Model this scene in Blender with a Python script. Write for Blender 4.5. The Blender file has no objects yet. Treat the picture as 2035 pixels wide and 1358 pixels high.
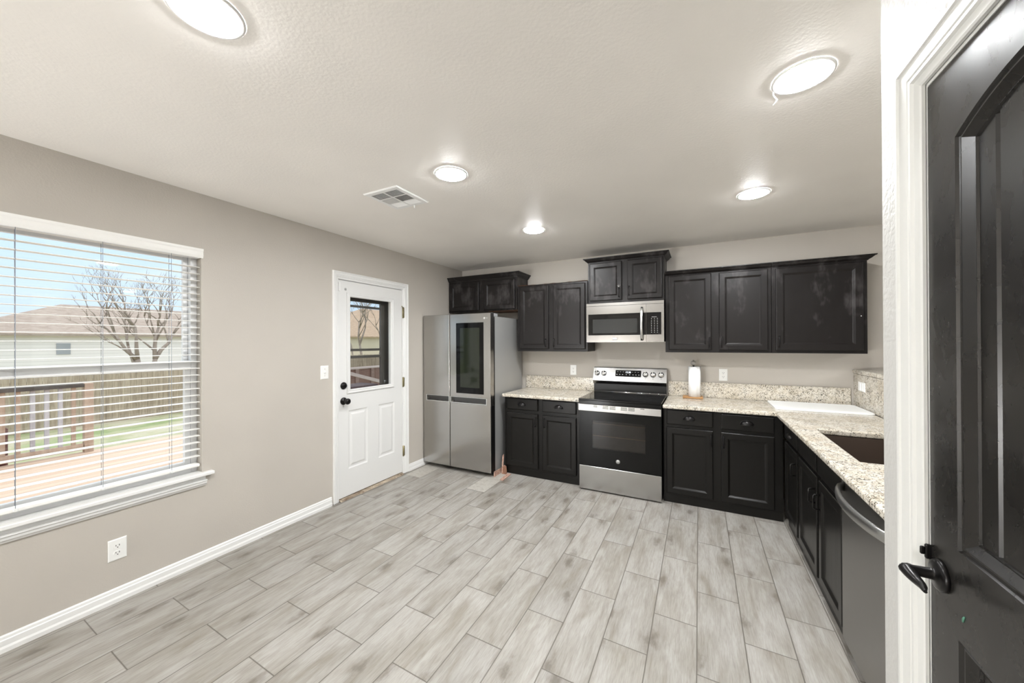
import bpy, bmesh, math, random
from mathutils import Vector, Matrix
random.seed(7)
sc = bpy.context.scene
COL = sc.collection

# ------------------------------------------------------------------ camera
cam_d = bpy.data.cameras.new('camera')
cam = bpy.data.objects.new('camera', cam_d)
COL.objects.link(cam)
cam_d.sensor_width = 36.0
cam_d.sensor_fit = 'HORIZONTAL'
cam_d.lens = 724.7 / 2035 * 36
cam_d.clip_start = 0.02
cam_d.clip_end = 300
YAW, PITCH, ROLL = 0.4741, 0.0027, -0.0043
fw = Vector((-math.sin(YAW) * math.cos(PITCH), math.cos(YAW) * math.cos(PITCH), math.sin(PITCH)))
rt = Vector((math.cos(YAW), math.sin(YAW), 0))
up = rt.cross(fw)
r2 = rt * math.cos(ROLL) + up * math.sin(ROLL)
u2 = -rt * math.sin(ROLL) + up * math.cos(ROLL)
M = Matrix((r2, u2, -fw)).transposed().to_4x4()
M.translation = Vector((2.9249, -4.1913, 1.4476))
cam.matrix_world = M
sc.camera = cam

# ------------------------------------------------------------------ view and world
sc.view_settings.view_transform = 'Standard'
sc.view_settings.look = 'None'
sc.view_settings.gamma = 1.0
sc.view_settings.use_curve_mapping = False
sc.view_settings.exposure = 0.18
LAMP = 318.0        # radiance of the recessed lamp lenses
GLOBE = 106.0      # radiance of the added fill globes, unseen behind the camera
SKY = 1.12

wd = bpy.data.worlds.new('sky')
sc.world = wd
wd.use_nodes = True
nt = wd.node_tree
nt.nodes.clear()


def N(t, kind, **kw):
    n = t.nodes.new(kind)
    for k, v in kw.items():
        if k.startswith('i_'):
            key = k[2:]
            key = int(key) if key.isdigit() else key
            n.inputs[key].default_value = v
        else:
            setattr(n, k, v)
    return n


tc = N(nt, 'ShaderNodeTexCoord')
sep = N(nt, 'ShaderNodeSeparateXYZ')
nt.links.new(tc.outputs['Generated'], sep.inputs[0])
ramp = N(nt, 'ShaderNodeValToRGB')
ramp.color_ramp.elements[0].position = 0.0
ramp.color_ramp.elements[0].color = (0.80, 0.86, 0.93, 1)
ramp.color_ramp.elements[1].position = 1.0
ramp.color_ramp.elements[1].color = (1.9, 1.95, 2.0, 1)
e = ramp.color_ramp.elements.new(0.06)
e.color = (0.68, 0.82, 0.98, 1)
e = ramp.color_ramp.elements.new(0.22)
e.color = (0.60, 0.80, 1.0, 1)
e = ramp.color_ramp.elements.new(0.5)
e.color = (1.3, 1.45, 1.6, 1)
nt.links.new(sep.outputs['Z'], ramp.inputs[0])
mp = N(nt, 'ShaderNodeMapping')
mp.inputs['Scale'].default_value = (1.0, 1.0, 4.0)
nt.links.new(tc.outputs['Generated'], mp.inputs[0])
cl = N(nt, 'ShaderNodeTexNoise', i_Scale=3.5, i_Detail=5.0, i_Roughness=0.55)
nt.links.new(mp.outputs[0], cl.inputs['Vector'])
cr = N(nt, 'ShaderNodeValToRGB')
cr.color_ramp.elements[0].position = 0.50
cr.color_ramp.elements[0].color = (0, 0, 0, 1)
cr.color_ramp.elements[1].position = 0.72
cr.color_ramp.elements[1].color = (0.75, 0.75, 0.75, 1)
nt.links.new(cl.outputs['Fac'], cr.inputs[0])
mx = N(nt, 'ShaderNodeMixRGB')
mx.inputs[2].default_value = (0.93, 0.95, 0.97, 1)
nt.links.new(cr.outputs[0], mx.inputs[0])
nt.links.new(ramp.outputs[0], mx.inputs[1])
bg = N(nt, 'ShaderNodeBackground', i_Strength=SKY)
nt.links.new(mx.outputs[0], bg.inputs[0])
wo = N(nt, 'ShaderNodeOutputWorld')
nt.links.new(bg.outputs[0], wo.inputs[0])


# ------------------------------------------------------------------ materials
def lin(r, g, b):
    f = lambda c: (c / 255 / 12.92) if c / 255 <= 0.04045 else ((c / 255 + 0.055) / 1.055) ** 2.4
    return (f(r), f(g), f(b), 1)


def mat(name, col=(0.5, 0.5, 0.5, 1), rough=0.5, metal=0.0, spec=0.5, coat=0.0):
    m = bpy.data.materials.new(name)
    m.use_nodes = True
    b = m.node_tree.nodes['Principled BSDF']
    b.inputs['Base Color'].default_value = col
    b.inputs['Roughness'].default_value = rough
    b.inputs['Metallic'].default_value = metal
    b.inputs['Specular IOR Level'].default_value = spec
    if coat:
        b.inputs['Coat Weight'].default_value = coat
        b.inputs['Coat Roughness'].default_value = 0.1
    return m


def tree(m):
    return m.node_tree, m.node_tree.nodes['Principled BSDF']


def pos(t, scale=(1, 1, 1)):
    g = N(t, 'ShaderNodeNewGeometry')
    mpn = N(t, 'ShaderNodeMapping')
    mpn.inputs['Scale'].default_value = scale
    t.links.new(g.outputs['Position'], mpn.inputs[0])
    return mpn.outputs[0]


def noise(t, vec, scale, detail=3.0, rough=0.5, dist=0.0):
    n = N(t, 'ShaderNodeTexNoise', i_Scale=scale, i_Detail=detail, i_Roughness=rough, i_Distortion=dist)
    t.links.new(vec, n.inputs['Vector'])
    return n.outputs['Fac']


def rampn(t, fac, stops, interp='LINEAR'):
    r = N(t, 'ShaderNodeValToRGB')
    r.color_ramp.interpolation = interp
    els = r.color_ramp.elements
    while len(els) < len(stops):
        els.new(0.5)
    for el, (p, c) in zip(els, stops):
        el.position = p
        el.color = c if len(c) == 4 else (*c, 1)
    t.links.new(fac, r.inputs[0])
    return r.outputs[0]


def mixc(t, fac, a, b, mode='MIX'):
    m = N(t, 'ShaderNodeMixRGB', blend_type=mode)
    for i, v in enumerate((fac, a, b)):
        if hasattr(v, 'node'):
            t.links.new(v, m.inputs[i])
        else:
            m.inputs[i].default_value = v
    return m.outputs[0]


def mth(t, op, a, b=None, c=None):
    m = N(t, 'ShaderNodeMath', operation=op)
    for i, v in enumerate((a, b, c)):
        if v is None:
            continue
        if hasattr(v, 'node'):
            t.links.new(v, m.inputs[i])
        else:
            m.inputs[i].default_value = v
    return m.outputs[0]


def bump(t, b, h, strength=0.2, dist=0.002):
    n = N(t, 'ShaderNodeBump', i_Strength=strength, i_Distance=dist)
    t.links.new(h, n.inputs['Height'])
    t.links.new(n.outputs[0], b.inputs['Normal'])


def painted(name, col, rough=0.5, bs=0.25, scale=90, var=0.03):
    m = mat(name, col, rough, spec=0.35)
    t, b = tree(m)
    p = pos(t)
    n = noise(t, p, scale, 2.0)
    bump(t, b, n, bs, 0.004)
    n2 = noise(t, p, 1.7, 2.0)
    c0 = tuple(x * (1 - var) for x in col[:3])
    c1 = tuple(min(1, x * (1 + var)) for x in col[:3])
    t.links.new(rampn(t, n2, [(0.3, c0), (0.7, c1)]), b.inputs['Base Color'])
    return m


WALL = painted('wall_paint', lin(194, 188, 179), 0.55, 0.18, 110)
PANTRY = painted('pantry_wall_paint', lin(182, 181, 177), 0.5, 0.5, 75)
CEIL = painted('ceiling_paint', lin(240, 236, 230), 0.40, 0.22, 80)
TRIM = mat('white_trim_paint', lin(236, 236, 234), 0.35, spec=0.4)
TRIM_DIM = mat('white_trim_dimmed', lin(206, 206, 202), 0.4, spec=0.35)  # white trim darkened in colour to tone down the strong lamp light
DOORW = mat('white_door_paint', lin(232, 232, 230), 0.35, spec=0.4)
VINYL = mat('white_vinyl', lin(238, 239, 240), 0.3, spec=0.4)
SLAT = mat('white_blind_slat', lin(244, 243, 239), 0.4, spec=0.4)
PLAST = mat('white_plastic', lin(240, 240, 237), 0.3)
GREYP = mat('grey_slot', lin(70, 68, 66), 0.5)
BLACKM = mat('black_metal', (0.012, 0.011, 0.011, 1), 0.3, 0.6)
BLACKP = mat('black_plastic', (0.006, 0.006, 0.006, 1), 0.35, spec=0.25)
BRONZE = mat('dark_bronze_aluminium', lin(92, 88, 83), 0.45, 0.2)
CHROME = mat('chrome', (0.78, 0.78, 0.78, 1), 0.12, 1.0)
BRASS = mat('aged_brass', lin(150, 140, 105), 0.35, 0.9)
GLASSK = mat('black_glass', (0.004, 0.004, 0.0042, 1), 0.07, 0.0, 0.25)
GREYSIDE = mat('grey_enamel', lin(168, 168, 166), 0.38, 0.35)
SINKM = mat('brown_composite', lin(62, 50, 42), 0.45)
PAPER = painted('white_paper', lin(246, 246, 244), 0.8, 0.3, 240, 0.01)
BOARDW = mat('white_cutting_board', lin(244, 245, 244), 0.4)
ROPE = mat('grey_cord', lin(150, 155, 165), 0.7)
SLOTD = mat('dark_slot', (0.01, 0.01, 0.01, 1), 0.6)
LTGREY = mat('light_grey_print', lin(190, 190, 188), 0.5)
SILVER = mat('silver_print', lin(205, 205, 203), 0.35, 0.6)
TEAL = mat('teal_paint_fleck', lin(84, 138, 116), 0.5)
PINE = mat('pale_pine', lin(198, 160, 118), 0.6)
OVENIN = mat('oven_enamel', lin(70, 66, 62), 0.5, spec=0.2)


def cabinet_black(name, base, streak, amount, r0=0.30, r1=0.44, spec=0.4):
    m = mat(name, base, 0.36, spec=spec)
    t, b = tree(m)
    p = pos(t, (22, 22, 3.2))
    n = noise(t, p, 1.5, 4.0, 0.65, 0.6)            # brush strokes
    n2 = noise(t, pos(t, (4.5, 4.5, 2.6)), 1.6, 3.0, 0.6)   # where the paint is thin
    gz = N(t, 'ShaderNodeNewGeometry')
    sz_ = N(t, 'ShaderNodeSeparateXYZ')
    t.links.new(gz.outputs['Position'], sz_.inputs[0])
    n2 = mth(t, 'MULTIPLY_ADD', mth(t, 'MINIMUM', mth(t, 'SUBTRACT', sz_.outputs['Z'], 1.78), 0.16), 0.28, n2)
    f = mth(t, 'MULTIPLY', n, rampn(t, n2, [(0.46, (0, 0, 0)), (0.68, (1, 1, 1))]))
    fac = rampn(t, f, [(0.22, (0, 0, 0)), (0.62, (amount, amount, amount))])
    t.links.new(mixc(t, fac, base, streak), b.inputs['Base Color'])
    t.links.new(rampn(t, n, [(0.3, (r0,) * 3), (0.7, (r1,) * 3)]), b.inputs['Roughness'])
    bump(t, b, noise(t, pos(t, (70, 70, 12)), 2.0, 2.0), 0.05, 0.001)
    return m


CABU = cabinet_black('black_cabinet_paint_streaked', (0.0105, 0.0088, 0.0084, 1), (0.056, 0.051, 0.051, 1), 0.8, 0.30, 0.42, 0.26)
CABL = cabinet_black('black_cabinet_paint', (0.007, 0.0064, 0.0056, 1), (0.012, 0.011, 0.009, 1), 0.5, 0.28, 0.31, 0.25)
RAWWOOD = mat('unpainted_brown_wood', lin(92, 62, 40), 0.6)


def pantry_black():
    m = mat('black_gloss_door_paint', (0.011, 0.010, 0.0088, 1), 0.25, spec=0.5)
    t, b = tree(m)
    p = pos(t, (1, 5, 3))
    n = noise(t, p, 3.0, 4.0, 0.6, 0.3)
    t.links.new(rampn(t, n, [(0.3, (0.25,) * 3), (0.75, (0.31,) * 3)]), b.inputs['Roughness'])
    bump(t, b, noise(t, pos(t, (1, 30, 30)), 2.2, 2.0), 0.05, 0.001)
    sp = noise(t, pos(t, (1, 30, 12)), 3.0, 6.0, 0.7)
    t.links.new(rampn(t, sp, [(0.68, (0.011, 0.010, 0.0088)), (0.80, (0.04, 0.038, 0.036))]), b.inputs['Base Color'])
    return m


PDOOR = pantry_black()


def steel(name, col, rough, axis):
    m = mat(name, col, rough, 1.0)
    t, b = tree(m)
    s = [6, 6, 6]
    for a in axis:
        s[a] = 900
    n = noise(t, pos(t, tuple(s)), 1.0, 2.0)
    t.links.new(rampn(t, n, [(0.25, (rough * 0.95,) * 3), (0.75, (rough * 1.05,) * 3)]), b.inputs['Roughness'])
    b.inputs['Anisotropic'].default_value = 0.5
    return m


STEEL = steel('brushed_steel', (0.38, 0.375, 0.365, 1), 0.25, (2,))
STEELV = steel('brushed_steel_fridge', (0.46, 0.45, 0.435, 1), 0.24, (2,))
STEELD = steel('brushed_steel_dishwasher', (0.30, 0.295, 0.285, 1), 0.34, (2,))
STEELH = mat('satin_steel', (0.66, 0.66, 0.65, 1), 0.25, 1.0)
SATIN = mat('satin_handle_steel', (0.42, 0.42, 0.41, 1), 0.32, 1.0)
BRIGHT = mat('bright_metal_edge', (0.92, 0.92, 0.91, 1), 0.35, 0.85)


def granite(name):
    m = mat(name, (0.6, 0.57, 0.5, 1), 0.12, spec=0.5)
    t, b = tree(m)
    p = pos(t)
    big = noise(t, p, 8, 3.0, 0.6, 1.0)
    mid = noise(t, p, 34, 5.0, 0.7, 0.8)
    c = rampn(t, mid, [(0.30, lin(176, 168, 152)), (0.42, lin(226, 221, 211)), (0.56, lin(236, 233, 226)), (0.66, lin(206, 199, 186)), (0.76, lin(168, 156, 138))])
    tan = rampn(t, big, [(0.42, (0, 0, 0)), (0.66, (0.45,) * 3)])
    c = mixc(t, tan, c, lin(196, 182, 156))
    f1 = noise(t, p, 64, 4.0, 0.72, 1.2)
    c = mixc(t, rampn(t, f1, [(0.53, (0, 0, 0)), (0.60, (0.85,) * 3)]), c, lin(146, 138, 124))
    f2 = noise(t, pos(t, (1.0, 1.15, 0.9)), 88, 3.0, 0.66, 1.4)
    clus = noise(t, p, 14, 2.0, 0.5)
    f2 = mth(t, 'MULTIPLY_ADD', mth(t, 'SUBTRACT', clus, 0.5), 0.22, f2)
    c = mixc(t, rampn(t, f2, [(0.565, (0, 0, 0)), (0.605, (0.95,) * 3)]), c, lin(46, 42, 38))
    f3 = noise(t, p, 52, 3.0, 0.6, 1.0)
    c = mixc(t, rampn(t, f3, [(0.66, (0, 0, 0)), (0.70, (0.8,) * 3)]), c, lin(112, 88, 62))
    c = mixc(t, 1.0, c, (0.85, 0.83, 0.79, 1), 'MULTIPLY')
    t.links.new(c, b.inputs['Base Color'])
    return m


GRAN = granite('speckled_granite')


def floor_mat():
    m = mat('wood_look_tile', (0.5, 0.48, 0.45, 1), 0.4, spec=0.4)
    t, b = tree(m)
    g = N(t, 'ShaderNodeNewGeometry')
    s = N(t, 'ShaderNodeSeparateXYZ')
    t.links.new(g.outputs['Position'], s.inputs[0])
    X, Y = s.outputs['X'], s.outputs['Y']
    rowf = mth(t, 'DIVIDE', mth(t, 'SUBTRACT', X, 0.045), 0.2045)
    row = mth(t, 'FLOOR', rowf)
    fv = mth(t, 'FRACT', rowf)
    odd = mth(t, 'FLOORED_MODULO', row, 2.0)
    u = mth(t, 'DIVIDE', mth(t, 'ADD', mth(t, 'MULTIPLY_ADD', X, 0.027, Y), 1.745), 0.589)
    u2 = mth(t, 'MULTIPLY_ADD', odd, 0.5, u)
    idn = mth(t, 'FLOOR', u2)
    fu = mth(t, 'FRACT', u2)
    ev = mth(t, 'MULTIPLY', mth(t, 'MINIMUM', fv, mth(t, 'SUBTRACT', 1.0, fv)), 0.2045)
    eu = mth(t, 'MULTIPLY', mth(t, 'MINIMUM', fu, mth(t, 'SUBTRACT', 1.0, fu)), 0.589)
    ed = mth(t, 'MINIMUM', ev, eu)
    cmb = N(t, 'ShaderNodeCombineXYZ')
    t.links.new(row, cmb.inputs[0])
    t.links.new(idn, cmb.inputs[1])
    wn = N(t, 'ShaderNodeTexWhiteNoise', noise_dimensions='2D')
    t.links.new(cmb.outputs[0], wn.inputs['Vector'])
    rnd = wn.outputs['Value']
    off = N(t, 'ShaderNodeVectorMath', operation='MULTIPLY_ADD')
    t.links.new(wn.outputs['Color'], off.inputs[0])
    off.inputs[1].default_value = (9, 9, 9)
    t.links.new(g.outputs['Position'], off.inputs[2])

    def vec(sx, sy):
        q = N(t, 'ShaderNodeMapping')
        q.inputs['Scale'].default_value = (sx, sy, 1)
        t.links.new(off.outputs[0], q.inputs[0])
        return q.outputs[0]
    grain = noise(t, vec(46, 3.4), 1.6, 6.0, 0.66, 0.5)
    wide = noise(t, vec(9, 2.2), 1.3, 3.0, 0.55, 0.7)
    fine = noise(t, vec(190, 12), 1.6, 3.0, 0.6)
    c = rampn(t, grain, [(0.28, lin(186, 181, 173)), (0.5, lin(203, 200, 193)), (0.72, lin(212, 209, 204))])
    cw = rampn(t, wide, [(0.30, lin(206, 200, 190)), (0.60, (1, 1, 1, 1))])
    c = mixc(t, 0.75, c, cw, 'MULTIPLY')
    cf = rampn(t, fine, [(0.36, (0.80, 0.79, 0.775)), (0.56, (1, 1, 1))])
    c = mixc(t, 0.7, c, cf, 'MULTIPLY')
    # knots: a dark core in a soft smudge along the grain
    kv = N(t, 'ShaderNodeTexVoronoi', voronoi_dimensions='2D', i_Scale=1.0, i_Randomness=1.0)
    t.links.new(vec(4.4, 1.9), kv.inputs['Vector'])
    kd = mth(t, 'MULTIPLY_ADD', mth(t, 'SUBTRACT', noise(t, vec(26, 11), 1.5, 4.0, 0.65), 0.5), 0.34, kv.outputs['Distance'])
    kn = rampn(t, kd, [(0.02, (0.72,) * 3), (0.07, (0.48,) * 3), (0.14, (0.16,) * 3), (0.32, (0, 0, 0))])
    c = mixc(t, kn, c, lin(122, 113, 101))
    tint = rampn(t, rnd, [(0.0, (0.91, 0.905, 0.90)), (1.0, (1.0, 0.995, 0.985))])
    c = mixc(t, 1.0, c, tint, 'MULTIPLY')
    gm = rampn(t, ed, [(0.0016, (1, 1, 1)), (0.0028, (0, 0, 0))])
    c = mixc(t, gm, c, lin(104, 97, 88))
    # two places by the fridge and the door where the plank is missing and the slab shows
    conc = rampn(t, noise(t, pos(t), 22, 5.0, 0.7), [(0.3, lin(196, 190, 178)), (0.55, lin(222, 218, 208)), (0.75, lin(205, 200, 190))])
    spk = rampn(t, noise(t, pos(t), 60, 2.0), [(0.70, (0, 0, 0)), (0.76, (1, 1, 1))])
    conc = mixc(t, spk, conc, lin(80, 72, 64))

    def gap(r, lo):
        a = mth(t, 'COMPARE', row, float(r), 0.1)
        return mth(t, 'MULTIPLY', a, mth(t, 'GREATER_THAN', mth(t, 'MULTIPLY_ADD', X, 0.027, Y), lo))
    miss = mth(t, 'MAXIMUM', gap(0, -1.156), gap(4, -1.150))
    c = mixc(t, miss, c, conc)
    c = mixc(t, 1.0, c, (0.64, 0.64, 0.645, 1), 'MULTIPLY')
    t.links.new(c, b.inputs['Base Color'])
    t.links.new(rampn(t, grain, [(0.3, (0.46,) * 3), (0.7, (0.34,) * 3)]), b.inputs['Roughness'])
    h = mth(t, 'MULTIPLY_ADD', rampn(t, ed, [(0.0, (0, 0, 0)), (0.004, (1, 1, 1))]), 1.0, mth(t, 'MULTIPLY', grain, 0.12))
    bump(t, b, h, 0.35, 0.002)
    return m


FLOOR = floor_mat()


def glass_pane(name, tint=(0.96, 0.97, 0.97, 1), refl=0.07):
    m = bpy.data.materials.new(name)
    m.use_nodes = True
    t = m.node_tree
    t.nodes.clear()
    tr = N(t, 'ShaderNodeBsdfTransparent')
    tr.inputs[0].default_value = tint
    gl = N(t, 'ShaderNodeBsdfGlossy')
    gl.inputs['Roughness'].default_value = 0.02
    ms = N(t, 'ShaderNodeMixShader')
    ms.inputs[0].default_value = refl
    t.links.new(tr.outputs[0], ms.inputs[1])
    t.links.new(gl.outputs[0], ms.inputs[2])
    o = N(t, 'ShaderNodeOutputMaterial')
    t.links.new(ms.outputs[0], o.inputs[0])
    return m


PANE = glass_pane('window_glass', refl=0.03)
SCREEN = glass_pane('storm_screen', (0.80, 0.79, 0.80, 1), 0.03)
OVENG = glass_pane('oven_window_glass', (0.60, 0.59, 0.58, 1), 0.035)
CLEARB = glass_pane('clear_ball', (0.88, 0.88, 0.88, 1), 0.25)


def emit(name, col, s):
    m = bpy.data.materials.new(name)
    m.use_nodes = True
    t = m.node_tree
    t.nodes.clear()
    em = N(t, 'ShaderNodeEmission', i_Strength=s)
    em.inputs[0].default_value = col
    o = N(t, 'ShaderNodeOutputMaterial')
    t.links.new(em.outputs[0], o.inputs[0])
    return m


LENS = emit('lamp_lens', (0.972, 0.985, 1.0, 1), LAMP)
FILLM = emit('fill_glow', (0.972, 0.985, 1.0, 1), GLOBE)  # glow of the added fill globes
DIGIT = emit('clock_digit', (0.9, 0.95, 1.0, 1), 2.2)


def wood(name, c0, c1, scale=(20, 1.5, 20), rough=0.7):
    m = mat(name, c0, rough)
    t, b = tree(m)
    n = noise(t, pos(t, scale), 1.5, 5.0, 0.6, 0.6)
    t.links.new(rampn(t, n, [(0.3, c0), (0.7, c1)]), b.inputs['Base Color'])
    return m


FENCE = wood('weathered_fence_wood', lin(150, 132, 112), lin(196, 178, 156), (9, 9, 1.0))
DECKW = wood('rail_wood', lin(174, 148, 128), lin(202, 180, 160), (8, 8, 1.5))
GREYW = wood('grey_baluster_wood', lin(176, 172, 176), lin(206, 202, 204), (8, 8, 1.5))
DARKW = wood('dark_cap_wood', lin(66, 60, 56), lin(104, 96, 90), (8, 1.5, 8))
BARK = wood('grey_bark', lin(142, 126, 114), lin(176, 160, 146), (6, 6, 2), 0.9)
PAPERBOX = mat('reddish_printed_card', lin(176, 130, 108), 0.7)
_t, _b = tree(PAPERBOX)
_n = noise(_t, pos(_t, (60, 60, 60)), 1.5, 3.0, 0.7, 1.0)
_t.links.new(rampn(_t, _n, [(0.40, lin(142, 100, 84)), (0.5, lin(184, 146, 128)), (0.62, lin(212, 190, 176))]), _b.inputs['Base Color'])
RAWBOX = wood('splintered_brown_wood', lin(122, 84, 64), lin(168, 128, 106), (30, 30, 6))
THRESH = wood('worn_threshold', lin(92, 72, 54), lin(196, 182, 162), (14, 9, 14), 0.7)


def deck_mat():
    m = mat('deck_boards', (0.6, 0.5, 0.4, 1), 0.7)
    t, b = tree(m)
    g = N(t, 'ShaderNodeNewGeometry')
    s = N(t, 'ShaderNodeSeparateXYZ')
    t.links.new(g.outputs['Position'], s.inputs[0])
    f = mth(t, 'DIVIDE', s.outputs['X'], 0.14)
    fr = mth(t, 'FRACT', f)
    wn = N(t, 'ShaderNodeTexWhiteNoise', noise_dimensions='1D')
    t.links.new(mth(t, 'FLOOR', f), wn.inputs['W'])
    c = rampn(t, wn.outputs['Value'], [(0, lin(214, 182, 156)), (1, lin(228, 200, 176))])
    n = noise(t, pos(t, (22, 1.2, 1)), 1.5, 4.0, 0.6)
    c = mixc(t, 0.5, c, rampn(t, n, [(0.3, (0.8, 0.78, 0.76)), (0.7, (1, 1, 1))]), 'MULTIPLY')
    gp = rampn(t, fr, [(0.02, (1, 1, 1)), (0.06, (0, 0, 0))])
    c = mixc(t, gp, c, lin(150, 116, 92))
    t.links.new(c, b.inputs['Base Color'])
    return m


DECK = deck_mat()


def lawn_mat():
    m = mat('winter_lawn', (0.3, 0.4, 0.1, 1), 0.9, spec=0.1)
    t, b = tree(m)
    n = noise(t, pos(t), 0.55, 4.0, 0.6)
    n2 = noise(t, pos(t), 9, 4.0, 0.7)
    c = rampn(t, n, [(0.40, lin(158, 170, 124)), (0.52, lin(188, 184, 152)), (0.62, lin(204, 196, 174))])
    c = mixc(t, 0.6, c, rampn(t, n2, [(0.3, (0.75, 0.78, 0.7)), (0.7, (1, 1, 1))]), 'MULTIPLY')
    t.links.new(c, b.inputs['Base Color'])
    return m


LAWN = lawn_mat()


def siding_mat(name, c, step, dark):
    m = mat(name, c, 0.7)
    t, b = tree(m)
    g = N(t, 'ShaderNodeNewGeometry')
    s = N(t, 'ShaderNodeSeparateXYZ')
    t.links.new(g.outputs['Position'], s.inputs[0])
    fr = mth(t, 'FRACT', mth(t, 'DIVIDE', s.outputs['Z'], step))
    gp = rampn(t, fr, [(0.04, (1, 1, 1)), (0.14, (0, 0, 0))])
    t.links.new(mixc(t, gp, c, dark), b.inputs['Base Color'])
    return m


SIDING = siding_mat('white_lap_siding', lin(250, 240, 236), 0.18, lin(222, 212, 208))
TANWALL = siding_mat('tan_brick_wall', lin(214, 198, 176), 0.09, lin(196, 180, 158))
ROOF = wood('brown_shingles', lin(158, 140, 126), lin(190, 172, 158), (2, 2, 12), 0.9)
ROOF2 = wood('tan_shingles', lin(170, 142, 118), lin(204, 176, 150), (2, 2, 12), 0.9)
REDBOX = mat('reddish_brown_plastic', lin(120, 78, 74), 0.6)
WICKER = siding_mat('woven_brown_wicker', lin(150, 118, 104), 0.045, lin(92, 68, 60))


# ------------------------------------------------------------------ mesh helpers
class MB:
    """Collects shapes in world coordinates and links them as one mesh object."""

    def __init__(self):
        self.bm = bmesh.new()

    def _add(self, other):
        me = bpy.data.meshes.new('tmp')
        other.to_mesh(me)
        other.free()
        self.bm.from_mesh(me)
        bpy.data.meshes.remove(me)

    def box(self, x0, x1, y0, y1, z0, z1, bev=0.0, seg=1):
        x0, x1 = min(x0, x1), max(x0, x1)
        y0, y1 = min(y0, y1), max(y0, y1)
        z0, z1 = min(z0, z1), max(z0, z1)
        b = bmesh.new()
        bmesh.ops.create_cube(b, size=1.0)
        for v in b.verts:
            v.co = Vector(((x0 + x1) / 2 + v.co.x * (x1 - x0), (y0 + y1) / 2 + v.co.y * (y1 - y0), (z0 + z1) / 2 + v.co.z * (z1 - z0)))
        if bev:
            bmesh.ops.bevel(b, geom=b.edges[:], offset=bev, segments=seg, affect='EDGES', profile=0.5)
        self._add(b)
        return self

    def rings(self, rs, cap0=True, cap1=True, smooth=False):
        b = bmesh.new()
        vs = [[b.verts.new(p) for p in r] for r in rs]
        n = len(rs[0])
        for a, c in zip(vs[:-1], vs[1:]):
            for i in range(n):
                j = (i + 1) % n
                f = b.faces.new((a[i], a[j], c[j], c[i]))
                f.smooth = smooth
        if cap0:
            b.faces.new(vs[0])
        if cap1:
            b.faces.new(vs[-1])
        bmesh.ops.remove_doubles(b, verts=b.verts[:], dist=1e-6)
        bmesh.ops.recalc_face_normals(b, faces=b.faces[:])
        self._add(b)
        return self

    def sheet(self, rows, smooth=False, closed=False):
        """grid of points -> faces (open surface)"""
        b = bmesh.new()
        vs = [[b.verts.new(p) for p in r] for r in rows]
        for a, c in zip(vs[:-1], vs[1:]):
            for i in range(len(a) - (0 if closed else 1)):
                j = (i + 1) % len(a)
                f = b.faces.new((a[i], a[j], c[j], c[i]))
                f.smooth = smooth
        bmesh.ops.recalc_face_normals(b, faces=b.faces[:])
        self._add(b)
        return self

    def tube(self, pts, r, n=10, smooth=True):
        pts = [Vector(p) for p in pts]
        rad = r if isinstance(r, (list, tuple)) else [r] * len(pts)
        rs = []
        prev = None
        for i, p in enumerate(pts):
            d = (pts[min(i + 1, len(pts) - 1)] - pts[max(i - 1, 0)]).normalized()
            if prev is None:
                a = Vector((0, 0, 1)) if abs(d.z) < 0.9 else Vector((1, 0, 0))
                s = d.cross(a).normalized()
            else:
                s = (prev - d * prev.dot(d)).normalized()
            prev = s
            q = d.cross(s)
            rs.append([p + (s * math.cos(2 * math.pi * k / n) + q * math.sin(2 * math.pi * k / n)) * rad[i] for k in range(n)])
        return self.rings(rs, smooth=smooth)

    def lathe(self, c, prof, axis='z', n=32, smooth=True, cap=True):
        """prof: list of (radius, offset along axis)"""
        c = Vector(c)
        rs = []
        for r, h in prof:
            r = max(r, 1e-5)
            row = []
            for k in range(n):
                a = 2 * math.pi * k / n
                u, v = r * math.cos(a), r * math.sin(a)
                row.append(c + {'z': Vector((u, v, h)), 'x': Vector((h, u, v)), 'y': Vector((u, h, v))}[axis])
            rs.append(row)
        return self.rings(rs, cap, cap, smooth)

    def prism(self, prof, axis, a0, a1):
        """closed profile extruded along an axis. prof in the other two axes' order"""
        def P(p, a):
            return {'x': (a, p[0], p[1]), 'y': (p[0], a, p[1]), 'z': (p[0], p[1], a)}[axis]
        return self.rings([[P(p, a0) for p in prof], [P(p, a1) for p in prof]])

    def build(self, name, m, parent=None, label=None, smooth_angle=None):
        me = bpy.data.meshes.new(name)
        if parent is not None:
            bmesh.ops.translate(self.bm, verts=self.bm.verts[:], vec=-wloc(parent))
        self.bm.to_mesh(me)
        self.bm.free()
        me.materials.append(m)
        o = bpy.data.objects.new(name, me)
        COL.objects.link(o)
        if parent is not None:
            o.parent = parent
        if label:
            o['label'] = label
        return o


def wloc(o):
    v = Vector(o.location)
    while o.parent is not None:
        o = o.parent
        v += Vector(o.location)
    return v


def thing(name, label, cat, loc=(0, 0, 0), group=None):
    o = bpy.data.objects.new(name, None)
    COL.objects.link(o)
    o.location = loc
    o.empty_display_size = 0.05
    o['label'] = label
    o['category'] = cat
    if group:
        o['group'] = group
    return o


def tag(o, label, cat, group=None):
    o['label'] = label
    o['category'] = cat
    if group:
        o['group'] = group
    return o


def struct(o, label=None, cat=None):
    o['kind'] = 'structure'
    if label:
        o['label'] = label
    if cat:
        o['category'] = cat
    return o


def copy_tree(o, dz):
    """copy of a thing with copies of its parts and their sub-parts"""
    c = o.copy()
    COL.objects.link(c)
    c.location = Vector(o.location) + Vector(dz)
    for ch in list(o.children):
        d = ch.copy()
        COL.objects.link(d)
        d.parent = c
        for g in list(ch.children):
            h = g.copy()
            COL.objects.link(h)
            h.parent = d
    return c


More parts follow.
